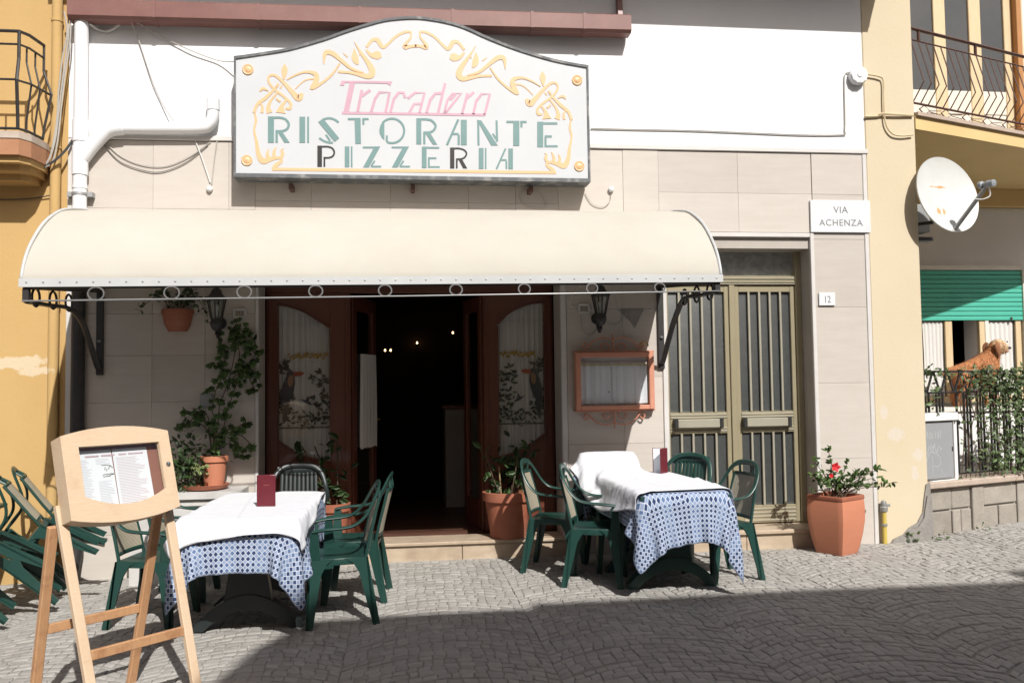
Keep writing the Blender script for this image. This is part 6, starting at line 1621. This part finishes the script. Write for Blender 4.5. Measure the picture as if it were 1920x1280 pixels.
mth_ = V_[jo['muzzle']]+oz; m = MB(); m.tube([mth_+Vector((.03, -.03, -.03)), mth_+Vector((-.0, -.042, -.036)), mth_+Vector((-.025, -.05, -.03))], .006, 6); m.build('mouth', mat('mouth pink', (.35, .10, .07), .5), dog, smooth=60)
R = random.Random(77); fu = MB(); fp = MB()
me2.calc_loop_triangles()
ar = [t.area for t in me2.loop_triangles]; tot = sum(ar)
for t, a in zip(me2.loop_triangles, ar):
    for _ in range(int(a/tot*9000+R.random())):
        w1, w2 = R.random(), R.random()
        if w1+w2 > 1: w1, w2 = 1-w1, 1-w2
        v = [me2.vertices[i].co for i in t.vertices]; p = v[0]+(v[1]-v[0])*w1+(v[2]-v[0])*w2+oz
        nr = t.normal; d = (nr*.45+Vector((-.5, 0, -.75))+Vector((R.gauss(0, .3), R.gauss(0, .3), R.gauss(0, .3)))).normalized(); x = d.cross(nr)
        if x.length < .01: continue
        x.normalize(); L = R.uniform(.02, .04); T = fp if me2.polygons[t.polygon_index].material_index else fu
        b = len(T.v); T.v += [tuple(p-x*.003), tuple(p+x*.003), tuple(p+d*L)]; T.f.append((b, b+1, b+2))
tag(fu.build('coat', mat('russet strands', (.42, .17, .065), .8, (.30, .10, .035), 9, rnd=.4, island=True), dog, fix=False), kind='stuff')
tag(fp.build('pale_coat', mat('pale strands', (.56, .38, .22), .8, (.42, .24, .12), 9, rnd=.35, island=True), dog, fix=False), kind='stuff')

# ------------------------------------------------------------------ the row across the street, whose roofs shade the paving
def opp(x_s, y_s): L = 10.9+y_s; return x_s+.27*L, L*.95
oh = thing('opposite_house', 'tall pale house across the street whose gabled roof shades the paving', 'house', (4, -12, 0))
Yo = -10.9
sil = [opp(*p) for p in [(-1.25, -4.2), (-1.0, -3.05), (-.86, -2.35), (-.62, -1.83), (.2, -1.80), (.82, -1.80), (.86, -1.68), (1.3, -1.67), (2.8, -1.62), (4.4, -1.66)]]
poly = [(sil[0][0], -.2)]+sil+[(14, sil[-1][1]), (14, -.2)]
m = MB(); m.prism(poly, XZ, Yo, Yo-7); m.build('wall', mat('pale ochre render', (.50, .42, .30), .9, (.44, .36, .26), 2, bump=.1), oh)
m = MB(); a, b = opp(3.95, -1.28); m.box(a+.62, a+2.4, Yo-.9, Yo-.05, sil[-1][1]-.4, b+.0, .01); m.build('chimney', mat('roof brick', (.33, .15, .10), .9), oh)
for i in range(5):
    for j in range(2):
        x, z = 3.6+1.9*i, 1.1+3.0*j
        if x > 12.5: continue
        m = MB(); m.box(x-.06, x+1.06, Yo, Yo+.05, z-.06, z+1.66, .01); f = m.build('window', white_frame, oh)
        MB().box(x, x+1, Yo+.052, Yo+.058, z, z+1.6).build('pane', dark_pane, f)
ol = thing('low_opposite_house', 'low house across the street beside the tall one', 'house', (-6, -12, 0))
m = MB(); m.box(-14, 1.2, Yo-7, Yo-.3, -.2, 4.8); m.build('wall', mat('pale rose render', (.52, .40, .33), .9, (.46, .35, .29), 2), ol)
m = MB(); m.prism([(-14.3, 4.80), (1.25, 4.80), (1.25, 4.92), (-14.3, 4.92)], XZ, Yo, Yo-7); m.build('roof', mat('roof tile', (.34, .13, .08), .8), ol)
for i in range(4):
    x = -1.5-2.6*i; m = MB(); m.box(x-.06, x+1.06, Yo-.3, Yo-.25, 1.0, 2.9, .01); f = m.build('window', white_frame, ol); MB().box(x, x+1, Yo-.248, Yo-.242, 1.06, 2.84).build('pane', dark_pane, f)
